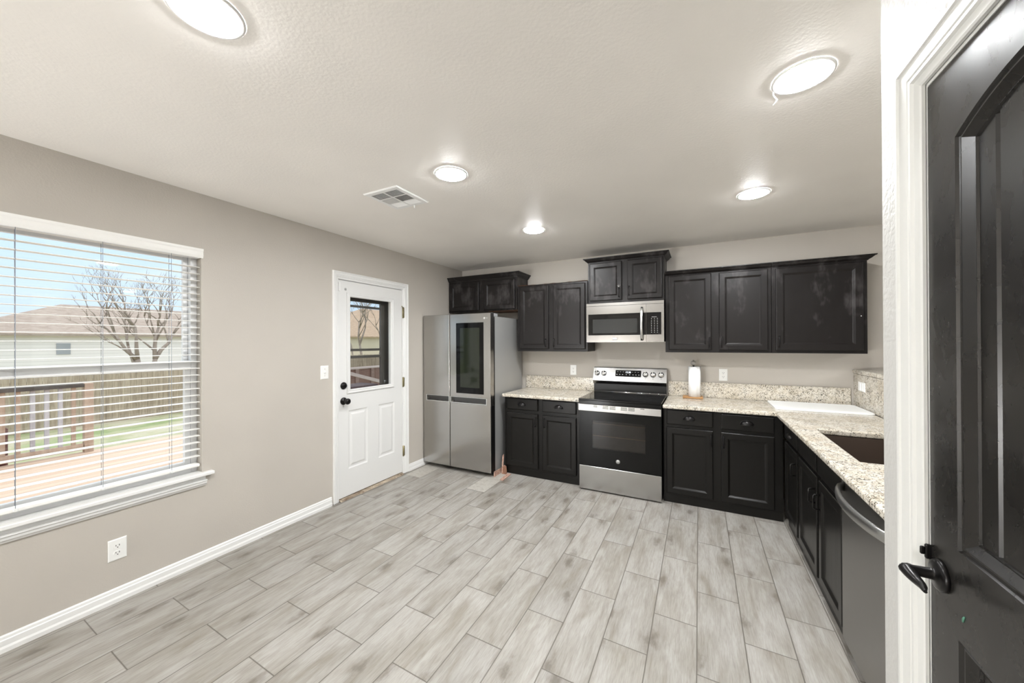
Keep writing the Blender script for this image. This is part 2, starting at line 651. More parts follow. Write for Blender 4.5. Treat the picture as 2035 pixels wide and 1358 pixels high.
def text_mesh(name, s, size, m, parent, mtx, depth=0.0006):
    cu = bpy.data.curves.new(name + '_text', 'FONT')
    cu.body = s
    cu.size = size
    cu.extrude = depth
    cu.align_x = 'CENTER'
    cu.align_y = 'CENTER'
    tmp = bpy.data.objects.new('tmp_text', cu)
    COL.objects.link(tmp)
    bpy.context.view_layer.update()
    me = bpy.data.meshes.new_from_object(tmp.evaluated_get(bpy.context.evaluated_depsgraph_get()))
    bpy.data.objects.remove(tmp)
    me.name = name
    mm = mtx.copy()
    if parent is not None:
        mm = Matrix.Translation(-wloc(parent)) @ mm
    me.transform(mm)
    me.materials.clear()
    me.materials.append(m)
    o = bpy.data.objects.new(name, me)
    COL.objects.link(o)
    o.parent = parent
    return o


def facing_y(x, y, z):
    """text plane that faces -y (towards the camera side)"""
    return Matrix.Translation((x, y, z)) @ Matrix.Rotation(math.pi / 2, 4, 'X')


def rect(u0, u1, v0, v1, ins=0.0):
    return [(u0 + ins, v0 + ins), (u1 - ins, v0 + ins), (u1 - ins, v1 - ins), (u0 + ins, v1 - ins)]


# plane mappings: (u, v, d) with d the height above the face
def back_plane(y):
    return lambda u, v, d: (u, y - d, v)


def right_plane(x):
    return lambda u, v, d: (x - d, u, v)


def left_plane(x):
    return lambda u, v, d: (x + d, u, v)


def panel(mb, P, u0, u1, v0, v1, th, steps):
    """slab with nested rectangular rings on its front: steps = [(inset, depth)...]"""
    rs = [[P(u, v, 0) for u, v in rect(u0, u1, v0, v1)], [P(u, v, th - 0.003) for u, v in rect(u0, u1, v0, v1)]]
    for ins, d in [(0.003, th)] + steps:
        rs.append([P(u, v, d) for u, v in rect(u0, u1, v0, v1, ins)])
    return mb.rings(rs)


def raised_door(P, u0, u1, v0, v1, w=0.05, th=0.02):
    mb = MB()
    panel(mb, P, u0, u1, v0, v1, th, [(0.007, th + 0.0015), (w, th + 0.0015), (w + 0.004, th - 0.001), (w + 0.013, th - 0.0075), (w + 0.017, th - 0.009)])
    return mb


def slab_front(P, u0, u1, v0, v1, th=0.02):
    mb = MB()
    panel(mb, P, u0, u1, v0, v1, th, [(0.007, th + 0.0015)])
    return mb


def bar_pull(P, u, v0, v1, base, r=0.0045, out=0.03):
    mb = MB()
    pts = [P(u, v0, base), P(u, v0, base + out - 0.006), P(u, v0 + 0.006, base + out), P(u, v1 - 0.006, base + out), P(u, v1, base + out - 0.006), P(u, v1, base)]
    mb.tube(pts, r, 8)
    return mb


def cup_pull(P, u, v, base, w=0.045, h=0.034, out=0.027):
    """half-dome bin pull open at its lower side"""
    mb = MB()
    rows = []
    nu, nv = 16, 7
    for j in range(nv + 1):
        t = j / nv * math.pi / 2
        row = []
        for i in range(nu + 1):
            a = math.pi * i / nu
            rr = math.cos(t)
            row.append(P(u - w * math.cos(a) * rr, v - h * 0.45 + h * math.sin(a) * rr, base + out * math.sin(t) + 0.0005))
        rows.append(row)
    mb.sheet(rows, True)
    # rolled lower lip and flat flange
    lip = [P(u - w + 2 * w * i / 10, v - h * 0.45, base + out * math.sin(math.acos(min(1, abs(-1 + 2 * i / 10)))) + 0.001) for i in range(11)]
    mb.tube(lip, 0.0022, 6)
    fl = [P(u - (w + 0.003) * math.cos(math.pi * i / 16), v - h * 0.45 + (h + 0.003) * math.sin(math.pi * i / 16), base + 0.001) for i in range(17)]
    mb.tube(fl, 0.0018, 6)
    return mb


def crown(mb, xl, xr, yf, z, h, o, left=True, right=True):
    k = h / 0.045
    q = o / 0.05
    prof = [(0.0, 0), (0.006, 0), (0.008, .005), (0.014, .009), (0.024, .016), (0.034, .027), (0.040, .034), (0.046, .035), (0.05, .037), (0.05, .045)]
    rows = []
    for oo, zz in prof:
        oo *= q
        zz = z + zz * k
        row = []
        if left:
            row += [(xl - oo, -0.001, zz), (xl - oo, yf - oo, zz)]
        else:
            row += [(xl, yf - oo, zz)]
        if right:
            row += [(xr + oo, yf - oo, zz), (xr + oo, -0.001, zz)]
        else:
            row += [(xr, yf - oo, zz)]
        rows.append(row)
    top = rows[-1]
    ins = [(max(xl, min(xr, p[0])), max(p[1], yf), p[2]) for p in top]
    rows.append(ins)
    mb.sheet(rows)
    zt = z + 0.045 * k
    mb.box(xl + .001, xr - .001, yf + .001, -0.0015, zt - 0.005, zt - .001)
    return mb


# ------------------------------------------------------------------ room shell
YB = -9.0
XR_ = 8.0
H = 2.44
fl = MB().box(-0.14, XR_ + .14, YB - .14, 0.14, -0.12, 0.0).build('floor', FLOOR)
struct(fl, 'grey wood-look plank tile floor', 'floor')
ce = MB().box(-0.14, XR_ + .14, YB - .14, 0.14, H, H + 0.12).build('ceiling', CEIL)
struct(ce, 'textured off-white ceiling', 'ceiling')
wb = MB().box(-0.14, XR_ + .14, 0.0, 0.14, 0, H).build('wall_back', WALL)
struct(wb, 'beige wall behind the cabinets', 'wall')
# left wall with a window and a door opening
WY0, WY1, WZ0, WZ1 = -3.895, -2.983, 0.58, 2.072
DY0, DY1, DZ = -1.975, -1.142, 2.052
m = MB()
m.box(-.14, 0, YB - .14, WY0, 0, H)
m.box(-.14, 0, WY0, WY1, 0, WZ0)
m.box(-.14, 0, WY0, WY1, WZ1, H)
m.box(-.14, 0, WY1, DY0, 0, H)
m.box(-.14, 0, DY0, DY1, DZ, H)
m.box(-.14, 0, DY1, 0, 0, H)
wl = struct(m.build('wall_left', WALL), 'beige wall with the window and the white door', 'wall')
wf = struct(MB().box(-.14, XR_ + .14, YB - .14, YB, 0, H).build('wall_front', WALL), 'beige wall behind the photographer', 'wall')
wr = struct(MB().box(XR_, XR_ + .14, YB, 0, 0, H).build('wall_far', WALL), 'beige wall beyond the breakfast bar', 'wall')
# pantry wall with its door opening
PX = 3.383
PY0, PY1, PZ = -3.72, -3.018, 2.035
m = MB()
m.box(PX, PX + .11, PY1, -2.81, 0, H)
m.box(PX, PX + .11, PY0, PY1, PZ, H)
m.box(PX, PX + .11, -5.2, PY0, 0, H)
m.box(PX + .11, 5.2, -2.92, -2.81, 0, H)
m.box(PX + .11, 5.2, -5.2, -5.09, 0, H)
m.box(5.09, 5.2, -5.09, -2.92, 0, H)
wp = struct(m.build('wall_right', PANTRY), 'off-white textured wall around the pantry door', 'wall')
# low bar wall
wbar = struct(MB().box(4.142, 4.26, -2.80, 0, 0, 1.163).build('wall_bar', WALL), 'low wall under the raised granite bar', 'wall')


def baseboard(name, y0, y1, x0, sgn):
    hp = 0.078
    pr = [(x0, 0.0), (x0 + sgn * 0.016, 0.0), (x0 + sgn * 0.016, 0.020), (x0 + sgn * 0.012, 0.030), (x0 + sgn * 0.012, 0.056),
          (x0 + sgn * 0.009, 0.060), (x0 + sgn * 0.008, 0.072), (x0 + sgn * 0.004, hp), (x0, hp)]
    return MB().prism(pr, 'y', y0, y1)


bl = baseboard('b', YB, -2.034, 0.0, 1).build('baseboard_left', TRIM)
struct(bl, 'white baseboard under the window', 'baseboard')
br_ = baseboard('b', -1.07, -0.006, 0.0, 1).build('baseboard_corner', TRIM)
struct(br_, 'short white baseboard between door and fridge', 'baseboard')

# ------------------------------------------------------------------ window
win = struct(thing('window_1', 'white double-hung window in the left wall', 'window', (-0.08, -3.44, WZ0)), None)
m = MB()
fx0, fx1 = -.125, -.062
m.box(fx0, fx1, WY0 + .0005, WY0 + .035, WZ0 + .0005, WZ1 - .0005, .002)
m.box(fx0, fx1, WY1 - .035, WY1 - .0005, WZ0 + .0005, WZ1 - .0005, .002)
m.box(fx0, fx1, WY0 + .035, WY1 - .035, WZ1 - .04, WZ1 - .0005, .002)
m.box(fx0, fx1, WY0 + .035, WY1 - .035, WZ0 + .0005, WZ0 + .05, .002)
m.build('window_frame', VINYL, win)
m = MB()
lx0, lx1 = -.092, -.064
m.box(lx0, lx1, WY0 + .036, WY0 + .066, .631, 1.335, .002)
m.box(lx0, lx1, WY1 - .066, WY1 - .036, .631, 1.335, .002)
m.box(lx0, lx1, WY0 + .066, WY1 - .066, .631, .675, .002)
m.box(lx0 + .001, lx1 + .006, WY0 + .036, WY1 - .036, 1.279, 1.337, .003)
m.build('lower_sash', VINYL, win)
m = MB()
ux0, ux1 = -.121, -.097
m.box(ux0, ux1, WY0 + .036, WY0 + .062, 1.29, 2.031, .003)
m.box(ux0, ux1, WY1 - .062, WY1 - .036, 1.29, 2.031, .003)
m.box(ux0, ux1, WY0 + .062, WY1 - .062, 2.0, 2.031, .002)
m.box(ux0, ux1, WY0 + .062, WY1 - .062, 1.29, 1.335, .002)
m.build('upper_sash', VINYL, win)
m = MB()
m.box(-.080, -.076, WY0 + .06, WY1 - .06, .67, 1.285)
m.box(-.111, -.107, WY0 + .055, WY1 - .055, 1.33, 2.005)
m.build('pane', PANE, win)
m = MB()
# stool with horns and the moulding under it
m.box(-.061, 0.0005, WY0 + .0005, WY1 - .0005, .5805, .602)
m.box(0.0005, 0.042, WY0 - .055, WY1 + .055, .580, .602, .004)
m.build('window_sill', TRIM, win)
m = MB()
pr = [(0.0005, .512), (.010, .512), (.013, .520), (.022, .528), (.024, .540), (.030, .546), (.030, .552), (0.0005, .552)]
m.prism(pr, 'y', WY0 - .02, WY1 + .018)
m.box(.0005, .006, WY0 - .02, WY1 + .018, .552, .580)
m.build('apron_moulding', TRIM, win)

# blinds
bd = thing('window_blind', 'white horizontal slat blind lowered over the window, slats open', 'blind', (-0.03, -3.44, 0.645))
m = MB()
pr = [(0.0, 2.014), (.010, 2.012), (.013, 2.020), (.016, 2.030), (.014, 2.052), (.018, 2.060), (.018, 2.073), (0.0, 2.073)]
m.prism(pr, 'y', WY0 - .004, WY1 + .004)
m.build('valance', SLAT, bd)
m = MB()
m.box(-.055, -.004, WY0 + .006, WY1 - .006, 2.012, 2.068, .002)
m.build('headrail', VINYL, bd)
m = MB()
z = 1.954
zs = []
while z > 0.68:
    zs.append(z)
    z -= 0.0444
for z in zs:
    rows = []
    for k in range(5):
        x = -.055 + .05 * k / 4
        c = 0.0018 * (1 - ((k - 2) / 2) ** 2)
        rows.append([(x, WY0 + .008, z + c), (x, WY1 - .008, z + c)])
    bot = [[(p[0], p[1], p[2] - .0026) for p in r] for r in rows[::-1]]
    allr = rows + bot
    ring = [[r[0] for r in allr], [r[1] for r in allr]]
    m.rings(ring)
m.build('slats', SLAT, bd)
m = MB()
m.box(-.056, -.006, WY0 + .008, WY1 - .008, .640, .660, .004)
m.build('bottom_rail', SLAT, bd)
for y in (-3.137, -3.431, -3.721):
    m = MB()
    m.tube([(-.004, y, 2.02), (-.004, y, .65)], .0011, 5)
    m.tube([(-.054, y + .006, 2.02), (-.054, y + .006, .65)], .0011, 5)
    for z in zs:
        m.tube([(-.054, y + .003, z - .002), (-.004, y + .003, z - .002)], .0006, 4)
    m.build('ladder_cord', ROPE, bd)
for y in (-3.137, -3.431, -3.721):
    m = MB()
    m.lathe((-.005, y, .650), [(.006, -.0), (.009, .002), (.006, .006)], 'x', 10)
    m.build('cord_button', PLAST, bd)

# ------------------------------------------------------------------ entry door
d1 = struct(thing('door_1', 'white half-glass exterior door with two lower panels', 'door', (-.02, -1.56, 0)))
FX = -.004                     # door face
th = .044
sy0, sy1, sz0, sz1 = -1.957, -1.158, .022, 2.030
gy0, gy1, gz0, gz1 = -1.833, -1.313, 1.008, 1.888   # visible glass
m = MB()
P = lambda u, v, d: (FX + d, u, v)
m.box(FX - th, FX, sy0, gy0 - .005, sz0, sz1)
m.box(FX - th, FX, gy1 + .005, sy1, sz0, sz1)
m.box(FX - th, FX, gy0 - .005, gy1 + .005, gz1 + .005, sz1)
# lower field with two embossed panels
px = [(-1.850, -1.626), (-1.490, -1.270)]
pz0, pz1 = .270, .815
ys = [gy0 - .005, gy1 + .005]


def emboss(m, u0, u1, v0, v1):
    seq = [(0, 0), (.012, -.007), (.026, -.007), (.040, -.001), (.046, 0)]
    rs = [[P(u, v, d) for u, v in rect(u0, u1, v0, v1, i)] for i, d in seq]
    m.rings(rs, cap0=False, cap1=True)


def holes_face(m, P, U, V, holes):
    """flat face over breakpoints U x V leaving out the hole cells"""
    b = bmesh.new()
    for i in range(len(U) - 1):
        for j in range(len(V) - 1):
            cu, cv = (U[i] + U[i + 1]) / 2, (V[j] + V[j + 1]) / 2
            if any(h[0] < cu < h[1] and h[2] < cv < h[3] for h in holes):
                continue
            b.faces.new([b.verts.new(P(u, v, 0)) for u, v in ((U[i], V[j]), (U[i + 1], V[j]), (U[i + 1], V[j + 1]), (U[i], V[j + 1]))])
    bmesh.ops.remove_doubles(b, verts=b.verts[:], dist=1e-6)
    bmesh.ops.recalc_face_normals(b, faces=b.faces[:])
    m._add(b)


m2 = MB()
m2.box(FX - th, FX - .010, gy0 - .005, gy1 + .005, sz0, gz0 - .005)
m._add(m2.bm)
# the stiles beside the lower field stay flat; redraw the face in front of the panels
m3 = MB()
m3_holes = [(px[0][0], px[0][1], pz0, pz1), (px[1][0], px[1][1], pz0, pz1)]
lowU = sorted([sy0, px[0][0], px[0][1], px[1][0], px[1][1], sy1])
d_low = m
slab = MB()
slab.box(FX - th, FX, sy0, gy0 - .005, gz0 - .005, sz1)
slab.box(FX - th, FX, gy1 + .005, sy1, gz0 - .005, sz1)
slab.box(FX - th, FX, gy0 - .005, gy1 + .005, gz1 + .005, sz1)
slab.box(FX - th, FX - .012, sy0, sy1, sz0, gz0 - .005)
holes_face(slab, P, lowU, [sz0, pz0, pz1, gz0 - .005], m3_holes)
for a, c in px:
    emboss(slab, a, c, pz0, pz1)
for (a, b_) in ((sy0, sy0), (sy1, sy1)):
    slab.sheet([[(FX - .012, a, sz0), (FX, a, sz0)], [(FX - .012, a, gz0 - .005), (FX, a, gz0 - .005)]])
slab.sheet([[(FX - .012, sy0, sz0), (FX, sy0, sz0)], [(FX - .012, sy1, sz0), (FX, sy1, sz0)]])
m.bm.free()
m3.bm.free()
slab.build('door_slab', DOORW, d1)
m = MB()   # frame round the glass
w = .036
for rs in ([(0, .001), (.004, .010), (.012, .012), (.024, .008), (.032, .010), (.040, .004), (.040, -.012)],):
    m.rings([[P(u, v, d) for u, v in rect(gy0 - w, gy1 + w, gz0 - w, gz1 + w, i)] for i, d in rs], False, False)
for u in (gy0 - .022, gy1 + .022):
    for v in (1.05, 1.3, 1.58, 1.84):
        m.lathe((FX + .0085, u, v), [(.003, 0), (.002, .0015)], 'x', 8)
m.build('glass_frame', DOORW, d1)
MB().box(FX - .026, FX - .020, gy0 - .004, gy1 + .004, gz0 - .004, gz1 + .004).build('pane', PANE, d1)
m = MB()
m.lathe((FX, -1.902, 1.054), [(.033, 0), (.033, .006), (.028, .012), (.024, .014), (.022, .022), (.014, .024), (.0001, .024)], 'x', 28)
m.box(FX + .022, FX + .036, -1.906, -1.898, 1.040, 1.068, .002)
m.build('deadbolt', BLACKM, d1, 'round black thumb-turn deadbolt')
m = MB()
m.lathe((FX, -1.902, .912), [(.034, 0), (.034, .006), (.028, .011), (.013, .014), (.012, .034), (.020, .040), (.027, .050), (.028, .060), (.024, .070), (.012, .074), (.0001, .0745)], 'x', 28)
m.build('door_knob', BLACKM, d1, 'round black knob')
for i, (a, b_) in enumerate(((1.722, 1.845), (.962, 1.069), (.196, .311))):
    m = MB()
    m.tube([(FX + .012, -1.1495, a), (FX + .012, -1.1495, b_)], .0085, 12)
    m.box(FX + .0115, FX + .0165, -1.1485, -1.132, a + .004, b_ - .004, .001)
    for k in range(1, 5):
        zz = a + (b_ - a) * k / 5
        m.lathe((FX + .012, -1.1495, zz), [(.0092, -.0012), (.0092, .0012)], 'z', 12)
    if i == 0:
        m.tube([(FX + .010, -1.1475, b_ - .004), (FX + .026, -1.178, b_ + .004)], .003, 6)
        m.lathe((FX + .026, -1.178, b_ + .004), [(.006, -.004), (.006, .004)], 'x', 8)
    m.build('hinge', BRASS, d1)
m = MB()
m.box(FX, FX + .010, -1.955, -1.936, 1.925, 2.005, .002)
m.build('alarm_contact', PLAST, d1, 'small white alarm contact in the top corner')
m = MB()
m.lathe((FX, -1.877, 1.950), [(.014, 0), (.014, .0008)], 'x', 16)
m.build('sticker', LTGREY, d1, 'small round grey sticker')
m = MB()
for dy, dz in ((0, .004), (-.004, -.003), (.004, -.004)):
    m.lathe((FX + .0008, -1.877 + dy, 1.950 + dz), [(.003, 0), (.003, .0004)], 'x', 8)
m.build('sticker_print', GREYP, d1)

# jamb and casing
m = MB()
m.box(-.139, .001, DY0 + .0005, DY0 + .016, 0.001, DZ - .001)
m.box(-.139, .001, DY1 - .014, DY1 - .0005, 0.001, DZ - .001)
m.box(-.139, .001, DY0 + .016, DY1 - .014, DZ - .018, DZ - .001)
struct(m.build('trim_1', TRIM), 'white jamb of the exterior door', 'door jamb')


def casing(name, a0, a1, b0, b1, ztop_in, ztop_out, Pm, mat_, z0=0.0):
    """three-sided casing: a = outer edges, b = inner edges"""
    prof = [(0.0, 0.0), (0.0, .013), (.06, .019), (.14, .019), (.18, .015), (.50, .013), (.56, .009), (.62, .015), (.70, .015), (.76, .010), (.94, .008), (1.0, .006), (1.0, 0.0)]
    mm = MB()
    rows = []
    for t, d in prof:
        l = a0 + (b0 - a0) * t
        r = a1 + (b1 - a1) * t
        zt = ztop_out + (ztop_in - ztop_out) * t
        rows.append([Pm(l, z0, d), Pm(l, zt, d), Pm(r, zt, d), Pm(r, z0, d)])
    mm.sheet(rows)
    for q in (0, 3):
        bq = bmesh.new()
        bq.faces.new([bq.verts.new(r[q]) for r in rows])
        mm._add(bq)
    return mm.build(name, mat_)


struct(casing('trim_2', -2.019, -1.070, -1.961, -1.156, 2.036, 2.106, left_plane(0.0005), TRIM, 0.004), 'white casing round the exterior door', 'door casing')
m = MB()
rows = []
random.seed(3)
for i in range(25):
    y = DY0 + .018 + (DY1 - DY0 - .034) * i / 24
    rr = random.uniform(-.006, .006)
    rows.append([(-.13, y, .001), (-.13, y, .016), (-.002, y, .014 + rr * .3), (.018 + rr, y, .008), (.034 + rr, y, .0015)])
m.sheet(rows)
struct(m.build('trim_3', THRESH), 'worn brown threshold strip under the white door', 'threshold')

# storm door outside
sd = struct(thing('door_2', 'dark bronze storm door outside the white door', 'door', (-.115, -1.56, 0)))
m = MB()
m.box(-.128, -.100, -1.958, -1.860, .02, 2.03, .003)
m.box(-.128, -.100, -1.362, -1.252, .02, 2.03, .003)
m.box(-.128, -.100, -1.860, -1.362, 1.862, 2.03, .003)
m.box(-.128, -.100, -1.860, -1.362, .02, .75, .003)
m.build('storm_frame', BRONZE, sd)
m = MB()
m.box(-.124, -.104, -1.860, -1.362, 1.803, 1.825, .002)
m.build('upper_rail', BRONZE, sd)
m = MB()
m.box(-.124, -.104, -1.860, -1.362, 1.368, 1.392, .002)
m.box(-.124, -.104, -1.860, -1.362, 1.297, 1.324, .002)
m.build('middle_rail', BRONZE, sd)
MB().box(-.116, -.113, -1.861, -1.361, 1.38, 1.87).build('pane', PANE, sd)
MB().box(-.116, -.113, -1.861, -1.361, .74, 1.31).build('insect_screen', SCREEN, sd)
m = MB()
m.box(-.100, -.092, -1.325, -1.295, 1.015, 1.05, .002)
m.tube([(-.094, -1.31, 1.03), (-.075, -1.32, 1.035), (-.072, -1.345, 1.045)], .004, 6)
m.build('storm_latch', CHROME, sd)
m = MB()
m.box(-.128, -.100, -1.251, -1.159, .02, 2.03)
m.build('jamb_strip', wood('brown_brickmould', lin(92, 66, 50), lin(112, 84, 64), (8, 8, 2)), sd)

# ------------------------------------------------------------------ pantry door
pd = struct(thing('door_3', 'black arched two-panel pantry door standing closed', 'door', (3.41, -3.37, 0)))
DX = 3.3845


def Pp(u, v, d):
    return (DX - d, u, v)


oy0, oy1, oz0, oz1 = -3.698, -3.0365, .012, 2.016
qy0, qy1 = -3.612, -3.132
AZ, RISE = 1.857, .062


def arch(ins):
    a0, a1 = qy0 + ins, qy1 - ins
    n = 24
    hw = (qy1 - qy0) / 2
    R = (hw * hw + RISE * RISE) / (2 * RISE)
    cz = AZ + RISE - R
    cy = (qy0 + qy1) / 2
    Ri = R - ins
    zs_ = cz + math.sqrt(max(0, Ri * Ri - (hw - ins) ** 2))
    pts = [(a0, 1.025 + ins), (a1, 1.025 + ins), (a1, zs_)]
    for i in range(n + 1):
        y = a1 + (a0 - a1) * i / n
        pts.append((y, cz + math.sqrt(max(0, Ri * Ri - (y - cy) ** 2))))
    pts.append((a0, zs_))
    return pts


def outer():
    n = 24
    a = [(oy0, .935), (oy1, .935), (oy1, AZ)]
    for i in range(n + 1):
        a.append((oy1 + (oy0 - oy1) * i / n, oz1))
    a.append((oy0, AZ))
    return a


m = MB()
seq = [(0, 0), (.002, -.005), (.006, -.007), (.009, -.004), (.012, -.004), (.027, -.016), (.030, -.015), (.034, -.026)]
m.rings([[Pp(u, v, 0) for u, v in outer()]] + [[Pp(u, v, d) for u, v in arch(i)] for i, d in seq], False, False)
# lower panel
qz0, qz1 = .24, .847
m.rings([[Pp(u, v, 0) for u, v in rect(oy0, oy1, oz0, .935)], [Pp(u, v, 0) for u, v in rect(qy0, qy1, qz0, qz1)]]
        + [[Pp(u, v, d) for u, v in rect(qy0, qy1, qz0, qz1, i)] for i, d in seq[1:]], False, False)
# edges and back
m.rings([[(DX, u, v) for u, v in rect(oy0, oy1, oz0, oz1)], [(DX + .035, u, v) for u, v in rect(oy0, oy1, oz0, oz1)]], False, True)
m.build('door_slab', PDOOR, pd)
m = MB()   # planked fields behind the openings
gro = [-3.612, -3.5520, -3.4670, -3.3820, -3.2970, -3.2120, -3.132]
for z0, z1 in ((1.03, 1.93), (.245, .842)):
    rows0, rows1 = [], []
    pts = [(gro[0], -.019)]
    for g_ in gro[1:-1]:
        pts += [(g_ - .006, -.019), (g_ - .002, -.0245), (g_ + .002, -.0245), (g_ + .006, -.019)]
    pts.append((gro[-1], -.019))
    m.sheet([[Pp(u, z0, d) for u, d in pts], [Pp(u, z1, d) for u, d in pts]])
m.build('plank_panel', PDOOR, pd)
m = MB()
m.lathe((DX, -3.076, .944), [(.033, 0), (.033, -.005), (.030, -.009), (.025, -.011), (.013, -.013), (.0115, -.018), (.0105, -.046), (.0115, -.052), (.0105, -.060), (.005, -.062), (.0001, -.062)], 'x', 32)
lev = []
rad = []
for i in range(19):
    t = i / 18
    lev.append((DX - .053 + .010 * math.sin(t * math.pi * 1.5) * t, -3.072 - .102 * t, .944 - .007 * math.sin(t * math.pi * 1.3)))
    rad.append(.0095 * (1 - t) ** 1.3 + .0042 - .0012 * t ** 6)
m.tube(lev, rad, 12)
m.build('lever_handle', BLACKM, pd, 'black lever handle on a round rose')
m = MB()
m.tube([(DX - .0005, -3.152, .906), (DX - .0005, -3.149, .900), (DX - .0005, -3.147, .893)], [.0012, .0022, .0012], 8)
m.build('paint_fleck', TEAL, pd, 'small teal paint fleck')
m = MB()
m.box(PX - .008, PX + .004, -3.040, -3.031, .958, .990, .002)
m.box(PX - .016, PX - .008, -3.038, -3.032, .966, .984, .002)
m.build('strike_plate', BLACKM, pd, 'black strike plate on the jamb edge')
m = MB()
m.box(PX + .001, PX + .109, PY1 - .017, PY1 - .0005, .001, PZ - .001)
m.box(PX + .001, PX + .109, PY0 + .0005, PY0 + .017, .001, PZ - .001)
m.box(PX + .001, PX + .109, PY0 + .017, PY1 - .017, PZ - .017, PZ - .001)
struct(m.build('trim_4', TRIM_DIM), 'white jamb of the pantry door', 'door jamb')
struct(casing('trim_5', -2.934, -3.812, -3.032, -3.708, 2.026, 2.110, right_plane(PX - .0005), TRIM_DIM, 0.004), 'white moulded casing round the black pantry door', 'door casing')
m = MB()
m.box(PX + .002, PX + .075, -2.8095, -2.802, 2.118, 2.199, .002)
tag(m.build('wall_plate', PLAST), 'small white plate near the ceiling on the pantry wall corner', 'wall plate')

# ------------------------------------------------------------------ ceiling fittings


def recessed(x, y, label, clip=False):
    o = thing('recessed_light', label, 'ceiling light', (x, y, H), 'round recessed ceiling lights')
    mm = MB()
    mm.lathe((x, y, H), [(.097, -.0003), (.097, -.0035), (.093, -.0060), (.086, -.0062), (.084, -.0045)], 'z', 40, True, False)
    mm.build('trim_ring', TRIM, o)
    mm = MB()
    mm.lathe((x, y, H), [(.0845, -.0042), (.080, -.0078), (.068, -.0108), (.046, -.0130), (.023, -.0142), (.0001, -.0145)], 'z', 32, True, True)
    mm.build('lens', LENS, o)
    if clip:
        mm = MB()
        mm.tube([(x - .085, y + .045, H - .006), (x - .083, y + .047, H - .02), (x - .071, y + .05, H - .036), (x - .083, y + .055, H - .052)], .0022, 6)
        mm.build('spring_clip', TRIM, o, 'thin white clip hanging down')
    return o


recessed(1.630, -1.235, 'round ceiling light nearest the fridge, smallest in the photo')
recessed(3.255, -1.272, 'round ceiling light in front of the wide right-hand wall cabinets')
recessed(1.632, -2.448, 'round ceiling light right beside the white air vent')
recessed(3.275, -2.480, 'large bright ceiling light by the pantry wall with a clip hanging', True)
recessed(1.620, -3.640, 'ceiling light nearest the window, cut by the top edge of the photo')
for i, (x, y) in enumerate(((6.3, -1.4), (6.3, -3.6))):
    recessed(x, y, ('round ceiling light beyond the breakfast bar near the back wall', 'round ceiling light beyond the breakfast bar behind the pantry')[i])

for i, (x, y) in enumerate(((0.27, -6.7), (0.27, -7.6), (0.27, -8.5))):  # fill globes added out of view to brighten the ceiling and walls
    o = thing('fill_globe', ('added fill globe on a stand, unseen behind the camera, nearest the window', 'added fill globe on a stand, unseen behind the camera, middle one', 'added fill globe on a stand, unseen behind the camera, in the left corner')[i], 'fill light', (x, y, 0), 'added fill globes')
    m = MB()
    m.lathe((x, y, 0), [(.13, .001), (.13, .015), (.02, .025), (.012, .04), (.012, .40), (.05, .41), (.05, .43)], 'z', 24, True, True)
    m.build('stand', BLACKM, o)
    m = MB()
    m.lathe((x, y, .59), [(.17 * math.sin(math.pi * k / 16) + .0001, .17 * math.cos(math.pi * k / 16)) for k in range(17)], 'z', 32)
    m.build('globe', FILLM, o)

# supply vent
vt = thing('ceiling_vent', 'square white air vent in the ceiling', 'vent', (1.09, -2.333, H))
VX0, VX1, VY0, VY1 = .942, 1.240, -2.486, -2.180
m = MB()
Pc = lambda u, v, d: (u, v, H - d)
cells = []
cw = .108
gx = [(.978, 1.086), (1.098, 1.206)]
gy = [(-2.452, -2.376), (-2.364, -2.288), (-2.276, -2.214)]
ux = sorted([VX0 + .006, VX1 - .006] + [a for g in gx for a in g])
uy = sorted([VY0 + .006, VY1 - .006] + [a for g in gy for a in g])
hol = [(a, b_, c, d) for a, b_ in gx for c, d in gy]
holes_face(m, lambda u, v, d: (u, v, H - .009), ux, uy, hol)
m.rings([[Pc(u, v, .0003) for u, v in rect(VX0, VX1, VY0, VY1)], [Pc(u, v, .004) for u, v in rect(VX0, VX1, VY0, VY1)], [Pc(u, v, .009) for u, v in rect(VX0, VX1, VY0, VY1, .006)]], False, False)
m.build('vent_frame', TRIM, vt)
m = MB()
m.box(VX0 + .02, VX1 - .02, VY0 + .02, VY1 - .02, H - .0012, H - .0004)
m.build('vent_duct', GREYP, vt)
m = MB()
for ci, (a, b_) in enumerate(gx):
    for ri, (c, d) in enumerate(gy):
        n = 8
        kind = ((0, 0), (2, 1), (3, 3))[ri][ci]
        sg = (1, -1, 1, -1)[kind]
        if kind in (0, 3):
            for k in range(n):
                y = c + (d - c) * (k + .5) / n
                m.rings([[(xx, y - sg * .003, H - .009), (xx, y + sg * .005, H - .0022), (xx, y + sg * .0062, H - .0027), (xx, y - sg * .0018, H - .0095)] for xx in (a, b_)])
        else:
            for k in range(n + 3):
                x = a + (b_ - a) * (k + .5) / (n + 3)
                m.rings([[(x - sg * .003, yy, H - .009), (x + sg * .005, yy, H - .0022), (x + sg * .0062, yy, H - .0027), (x - sg * .0018, yy, H - .0095)] for yy in (c, d)])
m.build('vent_louvres', TRIM, vt)
m = MB()
m.box(1.118, 1.124, -2.196, -2.190, H - .030, H - .009, .001)
m.build('vent_lever', TRIM, vt)

# ------------------------------------------------------------------ outlets and switches


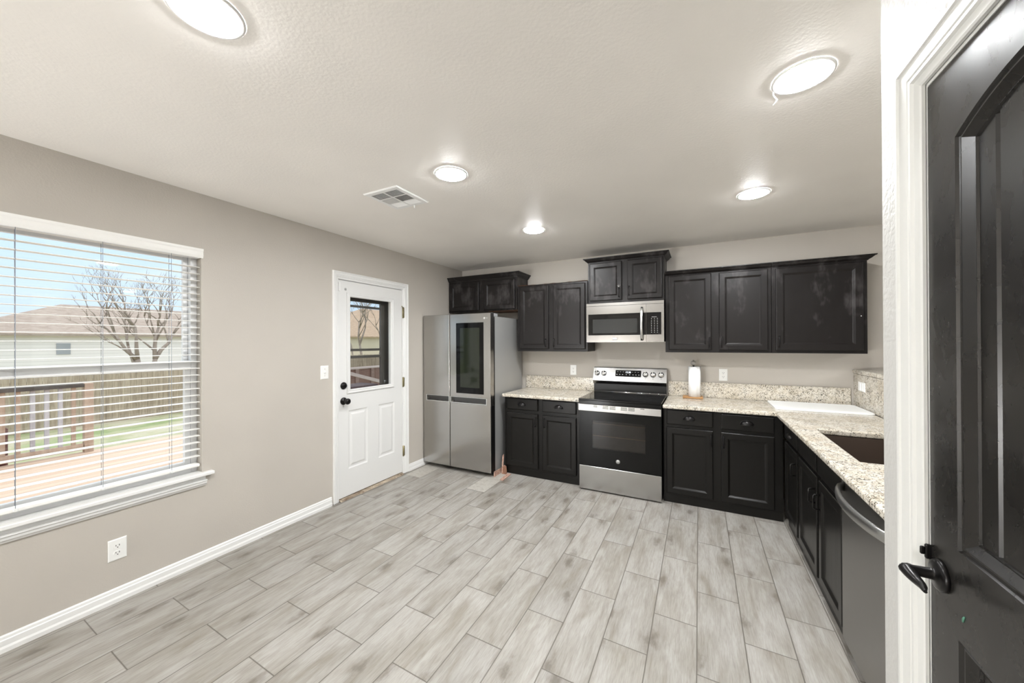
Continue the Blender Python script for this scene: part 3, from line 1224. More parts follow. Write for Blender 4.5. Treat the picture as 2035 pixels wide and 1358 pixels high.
def plate(kind, label, cat, P, u, v, mode, w=.0375, h=.059, group=None):
    o = thing(kind, label, cat, P(u, v, 0), group)
    mm = MB()
    mm.rings([[P(a, b_, 0.0004) for a, b_ in rect(u - w, u + w, v - h, v + h)], [P(a, b_, .004) for a, b_ in rect(u - w, u + w, v - h, v + h)],
              [P(a, b_, .0065) for a, b_ in rect(u - w, u + w, v - h, v + h, .005)]])
    mm.build('cover_plate', PLAST, o)

    def pbox(mb, a0, a1, b0, b1, d0, d1):
        mb.rings([[P(a, b_, d0) for a, b_ in rect(a0, a1, b0, b1)], [P(a, b_, d1) for a, b_ in rect(a0, a1, b0, b1)]])
    if mode == 'duplex':
        for s in (-.0195, .0195):
            mm = MB()
            pts = [(u + .017 * math.cos(2 * math.pi * k / 20), v + s + max(-.0125, min(.0125, .017 * math.sin(2 * math.pi * k / 20)))) for k in range(20)]
            mm.rings([[P(a, b_, .0066) for a, b_ in pts], [P(a, b_, .0082) for a, b_ in pts]])
            rc = mm.build('receptacle', PLAST, o)
            mm = MB()
            pbox(mm, u - .0078, u - .0056, v + s - .001, v + s + .008, .0082, .0086)
            pbox(mm, u + .0052, u + .0078, v + s - .001, v + s + .008, .0082, .0086)
            pts = [(u + .0026 * math.cos(2 * math.pi * k / 10), v + s - .0075 + .0026 * math.sin(2 * math.pi * k / 10)) for k in range(10)]
            mm.rings([[P(a, b_, .0082) for a, b_ in pts], [P(a, b_, .0086) for a, b_ in pts]])
            mm.build('slots', SLOTD, rc)
    elif mode == 'toggle':
        mm = MB()
        mm.rings([[P(a, b_, .0066) for a, b_ in rect(u - .006, u + .006, v - .012, v + .012)], [P(a, b_, .0105) for a, b_ in rect(u - .005, u + .005, v - .010, v + .004)],
                  [P(a, b_, .017) for a, b_ in rect(u - .004, u + .004, v - .001, v + .007)]])
        mm.build('toggle', PLAST, o)
        for s in (-.030, .030):
            mm = MB()
            pts = [(u + .0026 * math.cos(2 * math.pi * k / 10), v + s + .0026 * math.sin(2 * math.pi * k / 10)) for k in range(10)]
            mm.rings([[P(a, b_, .0066) for a, b_ in pts], [P(a, b_, .0072) for a, b_ in pts]])
            mm.build('screw', GREYP, o)
    elif mode == 'rocker2':
        for s in (-.022, .022):
            mm = MB()
            mm.rings([[P(a, b_, .0066) for a, b_ in rect(u + s - .015, u + s + .015, v - .030, v + .030)], [P(a, b_, .010) for a, b_ in rect(u + s - .014, u + s + .014, v - .029, v + .029)]])
            mm.build('rocker', PLAST, o)
    return o


plate('wall_outlet', 'white outlet low on the left wall below the window', 'outlet', left_plane(0), -3.378, .293, 'duplex')
plate('light_switch', 'white toggle light switch left of the white door', 'light switch', left_plane(0), -2.098, 1.192, 'toggle')
plate('wall_outlet', 'white outlet on the back wall left of the range', 'outlet', back_plane(0), 1.594, 1.117, 'duplex')
plate('wall_outlet', 'white outlet on the back wall right of the paper towel', 'outlet', back_plane(0), 3.137, 1.115, 'duplex')
plate('light_switch', 'white double rocker switch on the granite bar face', 'light switch', right_plane(4.12), -.194, 1.068, 'rocker2', .066, .038)

# ------------------------------------------------------------------ wall cabinets
UY = -.305      # face frame
BP = back_plane(UY)


def wall_cab(name, label, x0, x1, z0, z1, doors, handles, crownp=None, ztop=None):
    o = thing(name, label, 'cabinet', ((x0 + x1) / 2, -.15, z0), 'black wall cabinets')
    mm = MB()
    mm.box(x0, x1, UY, -.0015, z0, z1, .0015)
    mm.build('cabinet_body', CABU, o)
    for i, (a, b_, c, d) in enumerate(doors):
        dm = raised_door(BP, a, b_, c, d, .045 if b_ - a < .45 else .05)
        dd = dm.build('door', CABU, o)
        hd = handles[i] if handles else None
        if hd:
            bar_pull(BP, hd[0], hd[1], hd[2], .021).build('handle', BLACKM, dd)
    if crownp:
        h, oo, l, r = crownp
        crown(MB(), x0, x1, UY, z1 - .002, h, oo, l, r).build('crown_moulding', CABU, o)
    return o


c_of = wall_cab('wall_cabinet', 'short black wall cabinet above the refrigerator', .004, 1.003, 1.838, 2.236,
                [(.030, .470, 1.853, 2.205), (.545, .975, 1.853, 2.205)], None, (.056, .042, False, True))
c_lu = wall_cab('wall_cabinet', 'black two-door wall cabinet without crown, between fridge and microwave', 1.009, 1.853, 1.345, 2.115,
                [(1.045, 1.405, 1.372, 2.096), (1.461, 1.828, 1.372, 2.092)], [(1.376, 1.400, 1.483), (1.473, 1.402, 1.487)])
c_mw = wall_cab('wall_cabinet', 'tallest black wall cabinet with two short doors above the microwave', 1.860, 2.624, 1.858, 2.302,
                [(1.880, 2.215, 1.888, 2.287), (2.273, 2.602, 1.886, 2.289)], [(2.190, 1.915, 2.010), (2.292, 1.925, 2.018)], (.042, .045, True, True))
c_r1 = wall_cab('wall_cabinet', 'black wall cabinet with two narrow doors right of the microwave', 2.630, 3.490, 1.345, 2.096,
                [(2.662, 3.028, 1.370, 2.086), (3.091, 3.464, 1.370, 2.083)], [(3.010, 1.398, 1.486), (3.110, 1.398, 1.490)], (.040, .048, False, False))
c_r2 = wall_cab('wall_cabinet', 'black wall cabinet with one wide door at the right end', 3.492, 4.122, 1.345, 2.096,
                [(3.519, 4.094, 1.370, 2.083)], [(3.540, 1.400, 1.492)], (.040, .048, False, True))
# details
dd = [c for c in c_mw.children if c.name.startswith('door')][0]
m = MB()  # small chrome star with a short stem above the handle
for k in range(5):
    a = 2 * math.pi * k / 5 + math.pi / 2
    m.tube([(2.188, UY - .024, 2.030), (2.188 + .021 * math.cos(a), UY - .024, 2.030 + .016 * math.sin(a))], [.0035, .0012], 6)
m.tube([(2.188, UY - .024, 2.026), (2.189, UY - .025, 2.008)], [.003, .006], 8)
m.build('star_shape', CHROME, dd, 'small shiny star shape on the handle')
d3 = [c for c in c_r2.children if c.name.startswith('door')][0]
MB().lathe((4.078, UY - .0205, 1.648), [(.0035, 0), (.0035, -.002)], 'y', 8).build('bumper', PLAST, d3, 'tiny white bumper dot')
m = MB()
random.seed(5)
rows = []
for i in range(18):
    x = 1.012 + .838 * i / 17
    rows.append([(x, UY + .004, 2.1151), (x, UY - .001 + random.uniform(-.002, .001), 2.116 + random.uniform(.0, .005)), (x, UY + .02, 2.1165)])
m.sheet(rows)
m.build('torn_top_edge', RAWWOOD, c_lu, 'ragged brown top edge where crown came off')
m = MB()
m.box(.60, 1.003, -.290, -.02, 1.830, 1.838)
m.build('underside', RAWWOOD, c_of, 'unpainted brown underside')

# ------------------------------------------------------------------ base cabinets
FY = -.61
BB = back_plane(FY)
CT = .848


def base_cab(name, label, x0, x1, doors, drawers, dh):
    o = thing(name, label, 'cabinet', ((x0 + x1) / 2, -.3, 0), 'black base cabinets')
    mm = MB()
    mm.box(x0, x1, FY, -.003, .075, CT, .0015)
    mm.box(x0, x1, FY + .006, -.003, .001, .075)
    mm.build('cabinet_body', CABL, o)
    for (a, b_, c, d), h in zip(doors, dh):
        dd = raised_door(BB, a, b_, c, d, .048).build('door', CABL, o)
        bar_pull(BB, h, d - .125, d - .033, .021).build('handle', BLACKM, dd)
    for a, b_, c, d in drawers:
        dd = slab_front(BB, a, b_, c, d).build('drawer', CABL, o)
        cup_pull(BB, (a + b_) / 2, (c + d) / 2 + .004, .0215).build('cup_pull', BLACKM, dd)
    return o


base_cab('base_cabinet', 'black base cabinet between the refrigerator and the range', .995, 1.850,
         [(1.028, 1.399, .100, .680), (1.452, 1.818, .100, .680)], [(1.028, 1.399, .716, .838), (1.452, 1.818, .716, .838)], (1.374, 1.476))
base_cab('base_cabinet', 'black base cabinet right of the range below the paper towel', 2.632, 3.518,
         [(2.657, 3.026, .090, .679), (3.087, 3.459, .090, .677)], [(2.660, 3.027, .708, .836), (3.087, 3.459, .706, .835)], (3.010, 3.103))
# right-hand run
RX = 3.54
RP = right_plane(RX)


def run_cab(label, y0, y1, doors, drawers, hs, pulls):
    o = thing('base_cabinet', label, 'cabinet', (RX + .3, (y0 + y1) / 2, 0), 'black base cabinets')
    mm = MB()
    mm.box(RX, RX + .02, y0, y1, .06, CT, .0015)
    mm.box(RX + .006, RX + .026, y0, y1, .001, .06)
    mm.box(RX + .02, 4.10, y0, y0 + .016, .001, CT)
    mm.box(RX + .02, 4.10, y1 - .016, y1, .001, CT)
    mm.box(RX + .02, 4.10, y0 + .016, y1 - .016, .06, .076)
    mm.build('cabinet_body', CABL, o)
    for (a, b_, c, d), h in zip(doors, hs):
        dd = raised_door(RP, a, b_, c, d, .048).build('door', CABL, o)
        bar_pull(RP, h, .508, .588, .021).build('handle', BLACKM, dd)
    for (a, b_, c, d), p in zip(drawers, pulls):
        dd = slab_front(RP, a, b_, c, d).build('drawer', CABL, o)
        if p:
            cup_pull(RP, (a + b_) / 2, (c + d) / 2, .0215).build('cup_pull', BLACKM, dd)
    return o


run_cab('black base cabinet with one narrow door in the inside corner', -1.076, -.640, [(-1.055, -.662, .090, .668)], [(-1.060, -.662, .690, .815)], (-1.028,), (True,))
run_cab('black sink base cabinet with two doors next to the dishwasher', -1.950, -1.080, [(-1.533, -1.100, .090, .668), (-1.944, -1.570, .090, .664)],
        [(-1.514, -1.100, .690, .818), (-1.944, -1.552, .690, .818)], (-1.500, -1.600), (False, False))

# ------------------------------------------------------------------ worktops


def slab_top(mb, U, V, cells, z0, z1, bev=.010):
    b = bmesh.new()
    vs = {}

    def gv(i, j):
        if (i, j) not in vs:
            vs[(i, j)] = b.verts.new((U[i], V[j], z0))
        return vs[(i, j)]
    fs = []
    for i, j in cells:
        fs.append(b.faces.new((gv(i, j), gv(i + 1, j), gv(i + 1, j + 1), gv(i, j + 1))))
    ext = bmesh.ops.extrude_face_region(b, geom=fs)
    nv = [g for g in ext['geom'] if isinstance(g, bmesh.types.BMVert)]
    bmesh.ops.translate(b, verts=nv, vec=(0, 0, z1 - z0))
    bmesh.ops.recalc_face_normals(b, faces=b.faces[:])
    es = []
    for e_ in b.edges:
        if len(e_.link_faces) == 2:
            n1, n2 = e_.link_faces[0].normal, e_.link_faces[1].normal
            if abs(n1.dot(n2)) < .3 and abs(e_.verts[0].co.z - e_.verts[1].co.z) < 1e-5:
                es.append(e_)
    bmesh.ops.bevel(b, geom=es, offset=bev, segments=3, affect='EDGES', profile=0.5)
    mb._add(b)
    return mb


w1 = thing('granite_worktop', 'short granite worktop between the refrigerator and the range', 'worktop', (1.42, -.32, CT), 'granite worktops')
slab_top(MB(), [.984, 1.858], [-.655, -.002], [(0, 0)], CT + .0005, .884).build('slab', GRAN, w1)
MB().box(.984, 1.845, -.021, -.0012, .8845, 1.037, .002).build('backsplash', GRAN, w1)
w2 = thing('granite_worktop', 'L-shaped granite worktop with the sink and the white board', 'worktop', (3.3, -.32, CT), 'granite worktops')
U_ = [2.630, 3.466, 3.595, 4.020, 4.1185]
V_ = [-2.80, -1.932, -1.200, -.655, -.002]
cells = [(i, 3) for i in range(4)] + [(i, j) for i in (1, 2, 3) for j in (0, 1, 2) if not (i == 2 and j == 1)]
slab_top(MB(), U_, V_, cells, CT + .0005, .884).build('slab', GRAN, w2)
m = MB()
m.box(2.632, 4.098, -.021, -.0012, .8845, 1.037, .002)
m.build('backsplash', GRAN, w2)
m = MB()
m.box(4.120, 4.141, -2.80, -.002, .8845, 1.163)
m.build('bar_face', GRAN, w2)
bt = MB()
slab_top(bt, [4.114, 4.50], [-2.80, -.0015], [(0, 0)], 1.164, 1.202, .012)
tag(bt.build('bar_top', GRAN), 'raised granite bar ledge in the far right corner', 'bar top')

sk = MB()
sx0, sx1, sy0_, sy1_ = 3.583, 4.032, -1.944, -1.188
ix0, ix1, iy0, iy1 = 3.597, 4.018, -1.930, -1.202
sk.rings([[(x, y, .846) for x, y in rect(sx0, sx1, sy0_, sy1_)], [(x, y, .640) for x, y in rect(sx0, sx1, sy0_, sy1_, .01)]], False, True)
sk.rings([[(x, y, .846) for x, y in rect(sx0, sx1, sy0_, sy1_)], [(x, y, .846) for x, y in rect(ix0, ix1, iy0, iy1)], [(x, y, .67) for x, y in rect(ix0, ix1, iy0, iy1, .012)], [(x, y, .655) for x, y in rect(ix0, ix1, iy0, iy1, .03)]], False, True)
sk.lathe((3.81, -1.57, .6552), [(.045, 0), (.045, .002), (.036, .001)], 'z', 20)
tag(sk.build('kitchen_sink', SINKM), 'dark brown undermount sink set in the granite', 'sink')

# white board
cb = MB()


def rr(x0, x1, y0, y1, r, ins=0):
    pts = []
    for cx, cy, a0 in ((x1 - r, y0 + r, -90), (x1 - r, y1 - r, 0), (x0 + r, y1 - r, 90), (x0 + r, y0 + r, 180)):
        for k in range(7):
            a = math.radians(a0 + 15 * k)
            pts.append((cx + (r - ins) * math.cos(a), cy + (r - ins) * math.sin(a)))
    return pts


sq = [(0, .8850), (0, .8945), (.003, .8975), (.018, .8975), (.021, .8955), (.028, .8955), (.031, .8975)]
cb.rings([[(x, y, z) for x, y in rr(3.487, 4.108, -.508, -.066, .032, i)] for i, z in sq])
tag(cb.build('cutting_board', BOARDW), 'white grooved cutting board lying in the worktop corner', 'cutting board')

# paper towel and its stand
st = thing('paper_towel_stand', 'wooden base stand with a clear ball finial holding the paper roll', 'paper towel holder', (2.872, -.105, .884))
MB().box(2.776, 2.957, -.180, -.045, .885, .901, .003).build('stand_base', wood('stand_wood', lin(150, 108, 66), lin(188, 146, 98), (3, 20, 20)), st)
MB().lathe((2.874, -.112, .901), [(.006, 0), (.006, .300), (.012, .302), (.010, .308), (.005, .310)], 'z', 14).build('rod', BLACKM, st)
MB().lathe((2.872, -.112, 1.2345), [(.026 * math.sin(math.pi * k / 12) + .0001, -.026 * math.cos(math.pi * k / 12)) for k in range(13)], 'z', 20).build('finial', CLEARB, st, 'clear ball finial')
MB().lathe((2.872, -.112, 1.259), [(.006, 0), (.006, .004), (.0001, .006)], 'z', 12).build('finial_cap', BLACKM, st)
m = MB()
ring_o, ring_i = [], []
n = 44
for k in range(n):
    a = 2 * math.pi * k / n
    r = .0555
    dd_ = ((a - math.radians(-38) + math.pi) % (2 * math.pi)) - math.pi
    r += .0045 * math.exp(-(dd_ / .16) ** 2) - .003 * math.exp(-((dd_ + .35) / .22) ** 2)
    ring_o.append((r * math.cos(a), r * math.sin(a)))
    ring_i.append((.019 * math.cos(a), .019 * math.sin(a)))
cx, cy = 2.882, -.112
m.rings([[(cx + x, cy + y, .9015) for x, y in ring_i], [(cx + x, cy + y, .9015) for x, y in ring_o], [(cx + x * .995, cy + y * .995, 1.05) for x, y in ring_o],
         [(cx + x, cy + y, 1.199) for x, y in ring_o], [(cx + x, cy + y, 1.199) for x, y in ring_i], [(cx + x, cy + y, .9015) for x, y in ring_i]], False, False, True)
tag(m.build('paper_towel_roll', PAPER), 'white paper towel roll standing on the granite beside the range', 'paper towel')

# ------------------------------------------------------------------ refrigerator
fr = thing('refrigerator', 'stainless side-by-side refrigerator with a dark glass door panel', 'refrigerator', (.478, -.42, 0))
m = MB()
m.box(.022, .936, -.735, -.045, .035, 1.735, .004)
m.build('fridge_body', GREYSIDE, fr)
FYD = -.825
hz0, hz1 = .772, .842


def fridge_door(x0, x1, hx0, hx1, name):
    mm = MB()
    zb, zt = .045, 1.770
    mm.box(x0, x1, FYD, -.748, hz1, zt, .005, 2)
    mm.box(x0, x1, FYD, -.748, zb, hz0, .005, 2)
    mm.box(x0, hx0, FYD + .0005, -.748, hz0 - .004, hz1 + .004)
    mm.box(hx1, x1, FYD + .0005, -.748, hz0 - .004, hz1 + .004)
    mm.box(hx0, hx1, -.785, -.748, hz0 - .004, hz1 + .004)
    d = mm.build(name, STEELV, fr)
    mm = MB()
    mm.box(hx0 + .006, hx1 - .006, -.786, -.7855, hz0 + .010, hz1 - .003)
    mm.box(hx0 + .003, hx1 - .003, FYD + .004, -.786, hz1 - .018, hz1 + .002)
    mm.build('handle_recess', mat('dark_steel_recess', (0.10, 0.10, 0.10, 1), .35, .8), d, 'dark recessed grip')
    mm = MB()
    w_ = .006
    mm.box(hx0, hx1, FYD - .0015, FYD + .012, hz0, hz0 + w_, .0015)
    mm.box(hx0, hx1, FYD - .0015, FYD + .012, hz1 - .004, hz1, .0015)
    mm.box(hx0, hx0 + w_, FYD - .0015, FYD + .012, hz0 + w_, hz1 - .004, .0015)
    mm.box(hx1 - w_, hx1, FYD - .0015, FYD + .012, hz0 + w_, hz1 - .004, .0015)
    mm.build('handle_trim', BRIGHT, d, 'bright trim round the grip')
    return d


dl = fridge_door(.020, .397, .058, .392, 'freezer_door')
dr = fridge_door(.404, .938, .409, .887, 'fridge_door')
m = MB()
m.box(.490, .852, FYD - .0018, FYD + .002, .884, 1.668, .001)
m.build('glass_panel', GLASSK, dr, 'dark glass panel')
m = MB()
m.box(.545, .800, FYD - .0022, FYD - .0017, .95, 1.61)
m.build('inner_glass', mat('see_through_dark_glass', (0.016, 0.020, 0.012, 1), .08, 0, .5), dr)
m = MB()
for k in range(24):
    pass
m.rings([[(.862 + r * math.cos(2 * math.pi * k / 24), FYD - .0003, 1.713 + r * math.sin(2 * math.pi * k / 24)) for k in range(24)] for r in (.0098, .0062)], False, False)
m.box(.8612, .8628, FYD - .0008, FYD, 1.709, 1.719)
m.build('logo', PLAST, dr)
text_mesh('logo_letters', 'LG', .018, SILVER, dr, facing_y(.893, FYD - .0004, 1.713), .0003)
m = MB()
m.box(.939, .944, -.815, -.752, .05, .768)
m.build('door_side_strip', BLACKP, dr, 'black edge of the lower door')
m = MB()
m.box(.860, .935, -.80, -.66, 1.7355, 1.768, .004)
m.lathe((.925, -.785, 1.736), [(.012, 0), (.012, .036)], 'z', 12)
m.build('hinge_cover', mat('grey_hinge', lin(176, 178, 178), .4, .4), fr)
m = MB()
m.box(.03, .93, -.745, -.10, .012, .045)
for x in (.08, .88):
    for y in (-.70, -.12):
        m.lathe((x, y, .0005), [(.02, 0), (.02, .014)], 'z', 12)
m.build('plinth', BLACKP, fr)
m = MB()
m.box(.9365, .9405, -.747, -.737, .05, 1.73)
m.build('gasket', BLACKP, fr)

# ------------------------------------------------------------------ range
RX0, RX1 = 1.864, 2.622
RYF = -.68
rg = thing('electric_range', 'stainless and black glass electric range with five knobs', 'range', (2.243, -.34, 0))
m = MB()
m.box(RX0 + .002, RX1 - .002, -.632, -.012, .02, .880)
m.box(RX0 + .03, RX1 - .03, -.60, -.05, .0005, .02)
m.build('range_body', BLACKP, rg)
m = MB()
m.box(RX0 - .002, RX1 + .002, -.690, -.10, .8805, .896, .003)
m.box(RX0, RX1, -.690, -.634, .846, .8805, .002)
m.build('cooktop', GLASSK, rg, 'black glass cooktop')
BURN = mat('burner_print', lin(58, 58, 60), .2)
for x, y, r in ((2.05, -.50, .115), (2.44, -.50, .085), (2.05, -.24, .08), (2.44, -.24, .105)):
    m = MB()
    m.rings([[(x + q * math.cos(2 * math.pi * k / 40), y + q * math.sin(2 * math.pi * k / 40), .8963) for k in range(40)] for q in (r, r - .003)], False, False)
    m.build('burner_ring', BURN, rg)
m = MB()   # backguard
m.box(RX0 + .002, RX1 - .002, -.098, -.010, .890, .984)
m.build('back_riser', BLACKP, rg)
m = MB()
m.tube([(RX0 + .002, -.101, .900), (RX1 - .002, -.101, .900)], .004, 8)
m.build('riser_trim', CHROME, rg)
m = MB()
prof = [(-.008, .985), (-.008, 1.164), (-.070, 1.166), (-.076, 1.160), (-.128, 1.022), (-.126, 1.014), (-.104, .984)]
m.prism(prof, 'x', RX0 - .004, RX1 + .002)
bgd = m.build('control_panel', STEEL, rg)


def bgp(x, t, d):
    """point on the sloped control face, t from 0 (bottom) to 1 (top), d outwards"""
    a = Vector((x, -.128, 1.022))
    b_ = Vector((x, -.076, 1.160))
    nrm = Vector((0, -(b_.z - a.z), (b_.y - a.y))).normalized()
    return a + (b_ - a) * t + nrm * d


m = MB()
m.rings([[bgp(x, t, d) for x, t in rect(2.103, 2.372, .36, .84, i)] for i, d in ((0, .0003), (.001, .002))])
dp = m.build('display', GLASSK, bgd, 'black clock display')
for x in (2.120, 2.150, 2.180, 2.275, 2.305, 2.335):
    m = MB()
    m.rings([[bgp(xx, t, d) for xx, t in rect(x, x + .014, .70, .72)] for d in (.0021, .0026)])
    m.build('key_mark', LTGREY, bgd)
for x in (2.115, 2.145, 2.175, 2.215, 2.25, 2.285, 2.315, 2.345):
    m = MB()
    m.rings([[bgp(xx, t, d) for xx, t in rect(x, x + .010, .49, .53)] for d in (.0021, .0026)])
    m.build('key_mark', LTGREY, bgd)
o_ = bgp(2.237, .685, .0023)
slope = math.atan2(.052, .138)
mt = Matrix.Translation(o_) @ Matrix.Rotation(math.pi / 2 - slope, 4, 'X')
text_mesh('clock_digits', '12:38', .026, DIGIT, bgd, mt, .0003)
for i, x in enumerate((1.902, 1.978, 2.416, 2.492, 2.570)):
    m = MB()
    c0 = bgp(x, .56, 0)
    nn = (bgp(x, .56, 1) - c0)
    uu = Vector((1, 0, 0))
    vv = nn.cross(uu)
    rs = []
    for r, h in ((.029, .0005), (.029, .004), (.0255, .006), (.0245, .022), (.021, .026), (.0001, .0262)):
        rs.append([c0 + nn * h + (uu * math.cos(2 * math.pi * k / 28) + vv * math.sin(2 * math.pi * k / 28)) * r for k in range(28)])
    m.rings(rs, True, True, True)
    gw = .006
    grip = [(-gw, -.024), (gw, -.024), (gw, .024), (-gw, .024)]
    m.rings([[c0 + nn * .024 + uu * a + vv * b_ for a, b_ in grip], [c0 + nn * .040 + uu * a * .7 + vv * b_ * .92 for a, b_ in grip]])
    m.build('knob', CHROME, rg)
for x in (1.902, 1.978, 2.416, 2.492, 2.570):
    m = MB()
    m.rings([[bgp(xx, t, d) for xx, t in rect(x - .003, x + .003, .24, .28)] for d in (.0003, .0007)])
    m.build('knob_mark', GREYP, rg)
# oven door
m = MB()
wz0, wz1, wx0, wx1 = .418, .690, 1.995, 2.484
m.box(RX0, wx0, RYF, -.634, .246, .774)
m.box(wx1, RX1, RYF, -.634, .246, .774)
m.box(wx0, wx1, RYF, -.634, .246, wz0)
m.box(wx0, wx1, RYF, -.634, wz1, .774)
od = m.build('oven_door', mat('black_door_glass', (0.004, 0.004, 0.0038, 1), .12, 0, .2), rg)
MB().box(wx0, wx1, RYF + .003, RYF + .006, wz0, wz1).build('window', OVENG, od, 'smoky oven window')
m = MB()
m.box(wx0 - .001, wx1 + .001, -.6345, -.6335, wz0, wz1)
m.build('oven_liner', OVENIN, od)
m = MB()
for z in (.535,):
    m.tube([(wx0, -.645, z), (wx1, -.645, z)], .002, 6)
for z in (.655,):
    m.tube([(wx0, -.643, z), (wx1, -.643, z)], .0012, 6)
m.build('oven_rack', mat('rack_wire', lin(170, 150, 110), .3, .8), od)
m = MB()
m.box(RX0 - .006, RX1, RYF - .004, -.640, .7755, .8435, .003)
vs_ = m.build('vent_strip', STEEL, od, 'steel strip with vent slots')
for x, w_, rws in ((1.905 + .105, .036, 2), (2.098, .056, 3), (2.164, .056, 3), (2.268, .058, 3), (2.335, .058, 3), (2.442, .036, 1)):
    m = MB()
    for k in range(rws):
        zz = .832 - k * .011
        m.box(x - .0, x + w_, RYF - .0046, RYF - .003, zz - .0028, zz + .0022)
    m.build('vent_slot', SLOTD, od)
m = MB()
m.lathe((2.239, RYF - .0002, .318), [(.0185, 0), (.0185, -.0018), (.0001, -.0018)], 'y', 28)
bdg = m.build('badge', SILVER, od, 'round silver badge')
m = MB()
m.rings([[(2.239 + r * math.cos(2 * math.pi * k / 28), RYF - .0022, .318 + r * math.sin(2 * math.pi * k / 28)) for k in range(28)] for r in (.0155, .0142)], False, False)
m.build('badge_ring', GREYP, od)
text_mesh('badge_letters', 'GE', .0165, GREYP, od, facing_y(2.239, RYF - .0022, .318), .0003)
m = MB()
m.box(RX0 + .001, RX1 - .001, RYF - .002, -.634, .012, .240, .003)
m.build('storage_drawer', STEEL, rg, 'brushed steel storage drawer')

# ------------------------------------------------------------------ microwave
mw = thing('microwave', 'stainless over-range microwave under the tall black cabinet', 'microwave', (2.245, -.2, 1.445))
MX0, MX1 = 1.866, 2.625
m = MB()
m.box(MX0 + .003, MX1 - .003, -.368, -.003, 1.450, 1.853, .002)
m.build('microwave_body', BLACKP, mw)
MF = -.400


def bowed(x0, x1, z0, z1, bow, yb, name, mt_, par, lab=None):
    """front panel with a slight horizontal bow"""
    mm = MB()
    nseg = 14
    cx_ = (MX0 + MX1) / 2
    hw_ = (MX1 - MX0) / 2
    f = lambda x: MF - bow * (1 - ((x - cx_) / hw_) ** 2)
    fr_ = [[(x0 + (x1 - x0) * k / nseg, f(x0 + (x1 - x0) * k / nseg), zz) for k in range(nseg + 1)] for zz in (z0, z1)]
    ring0 = fr_[0] + [(x1, yb, z0), (x0, yb, z0)]
    ring1 = fr_[1] + [(x1, yb, z1), (x0, yb, z1)]
    mm.rings([ring0, ring1])
    return mm.build(name, mt_, par, lab)


bow = .004
MWS = steel('brushed_steel_microwave', (0.33, 0.326, 0.318, 1), 0.22, (2,))
bowed(MX0, MX1, 1.8225, 1.850, bow, -.369, 'top_grille', MWS, mw)
md = bowed(MX0, 2.462, 1.446, 1.8195, bow, -.369, 'door', MWS, mw)
mc = bowed(2.464, MX1, 1.446, 1.8195, bow, -.369, 'control_panel', MWS, mw)
bowed(1.886, 2.4615, 1.518, 1.737, bow + .0012, -.402, 'door_glass', GLASSK, md, 'black door glass')
bowed(1.934, 2.379, 1.540, 1.683, bow + .0018, -.4022, 'window', mat('grey_mesh_window', lin(46, 47, 46), .2, 0, .2), md, 'grey mesh window')
bowed(2.4645, 2.601, 1.520, 1.737, bow + .0012, -.402, 'keypad', GLASSK, mc, 'black keypad')
for i in range(3):
    m = MB()
    for j in range(9):
        x = 2.512 + .027 * i
        z = 1.676 - .0168 * j
        m.box(x - .0034, x + .0034, MF - bow - .0014, MF - bow + .001, z - .0017, z + .0017)
    m.build('key_column', LTGREY, mc)
m = MB()
m.box(2.515, 2.560, MF - bow - .0014, MF - bow + .001, 1.690, 1.6925)
m.build('key_mark', LTGREY, mc)
m = MB()
pts = []
rad = []
for k in range(15):
    t = k / 14
    pts.append((2.424, MF - .008 - .042 * math.sin(math.pi * t) ** .7, 1.468 + .318 * t))
    rad.append(.014)
m.tube(pts, rad, 12)
m.build('handle', STEELH, md, 'curved bright handle')
m = MB()
m.box(2.137, 2.181, MF - bow - .0022, MF - bow, 1.472, 1.492, .0005)
bg_ = m.build('badge', SATIN, md)
m = MB()
m.box(2.137, 2.181, MF - bow - .0026, MF - bow - .0005, 1.4695, 1.4745)
m.build('badge_strip', GREYP, md)

# ------------------------------------------------------------------ dishwasher
dw = thing('dishwasher', 'dark stainless dishwasher with a bowed handle by the pantry wall', 'dishwasher', (3.8, -2.25, 0))
m = MB()
m.box(3.575, 4.09, -2.552, -1.958, .02, .838)
m.box(3.60, 4.05, -2.54, -1.97, .0005, .02)
m.build('tub', BLACKP, dw)
m = MB()
m.box(3.518, 3.574, -2.554, -1.954, .058, .828, .004)
m.build('door', STEELD, dw)
m = MB()
m.box(3.548, 3.574, -2.552, -1.956, .012, .055)
m.build('kick_plate', BLACKP, dw)
m = MB()
m.box(3.530, 3.574, -2.554, -1.954, .8285, .842)
m.build('top_trim', BLACKP, dw)
m = MB()
rs = []
for k in range(21):
    t = k / 20
    y = -1.985 - .540 * t
    out = .062 * math.sin(math.pi * t) ** .55
    c = Vector((3.516 - out, y, .772))
    rs.append([c + Vector((.011 * math.cos(a), 0, .023 * math.sin(a))) for a in [2 * math.pi * q / 12 for q in range(12)]])
m.rings(rs, True, True, True)
m.build('handle', SATIN, dw, 'wide bowed bar handle')
m = MB()
m.box(3.545, 3.56, -2.80, -2.557, .001, .846)
tag(m.build('filler_panel', CABL), 'black filler panel between the dishwasher and the pantry wall', 'filler panel')

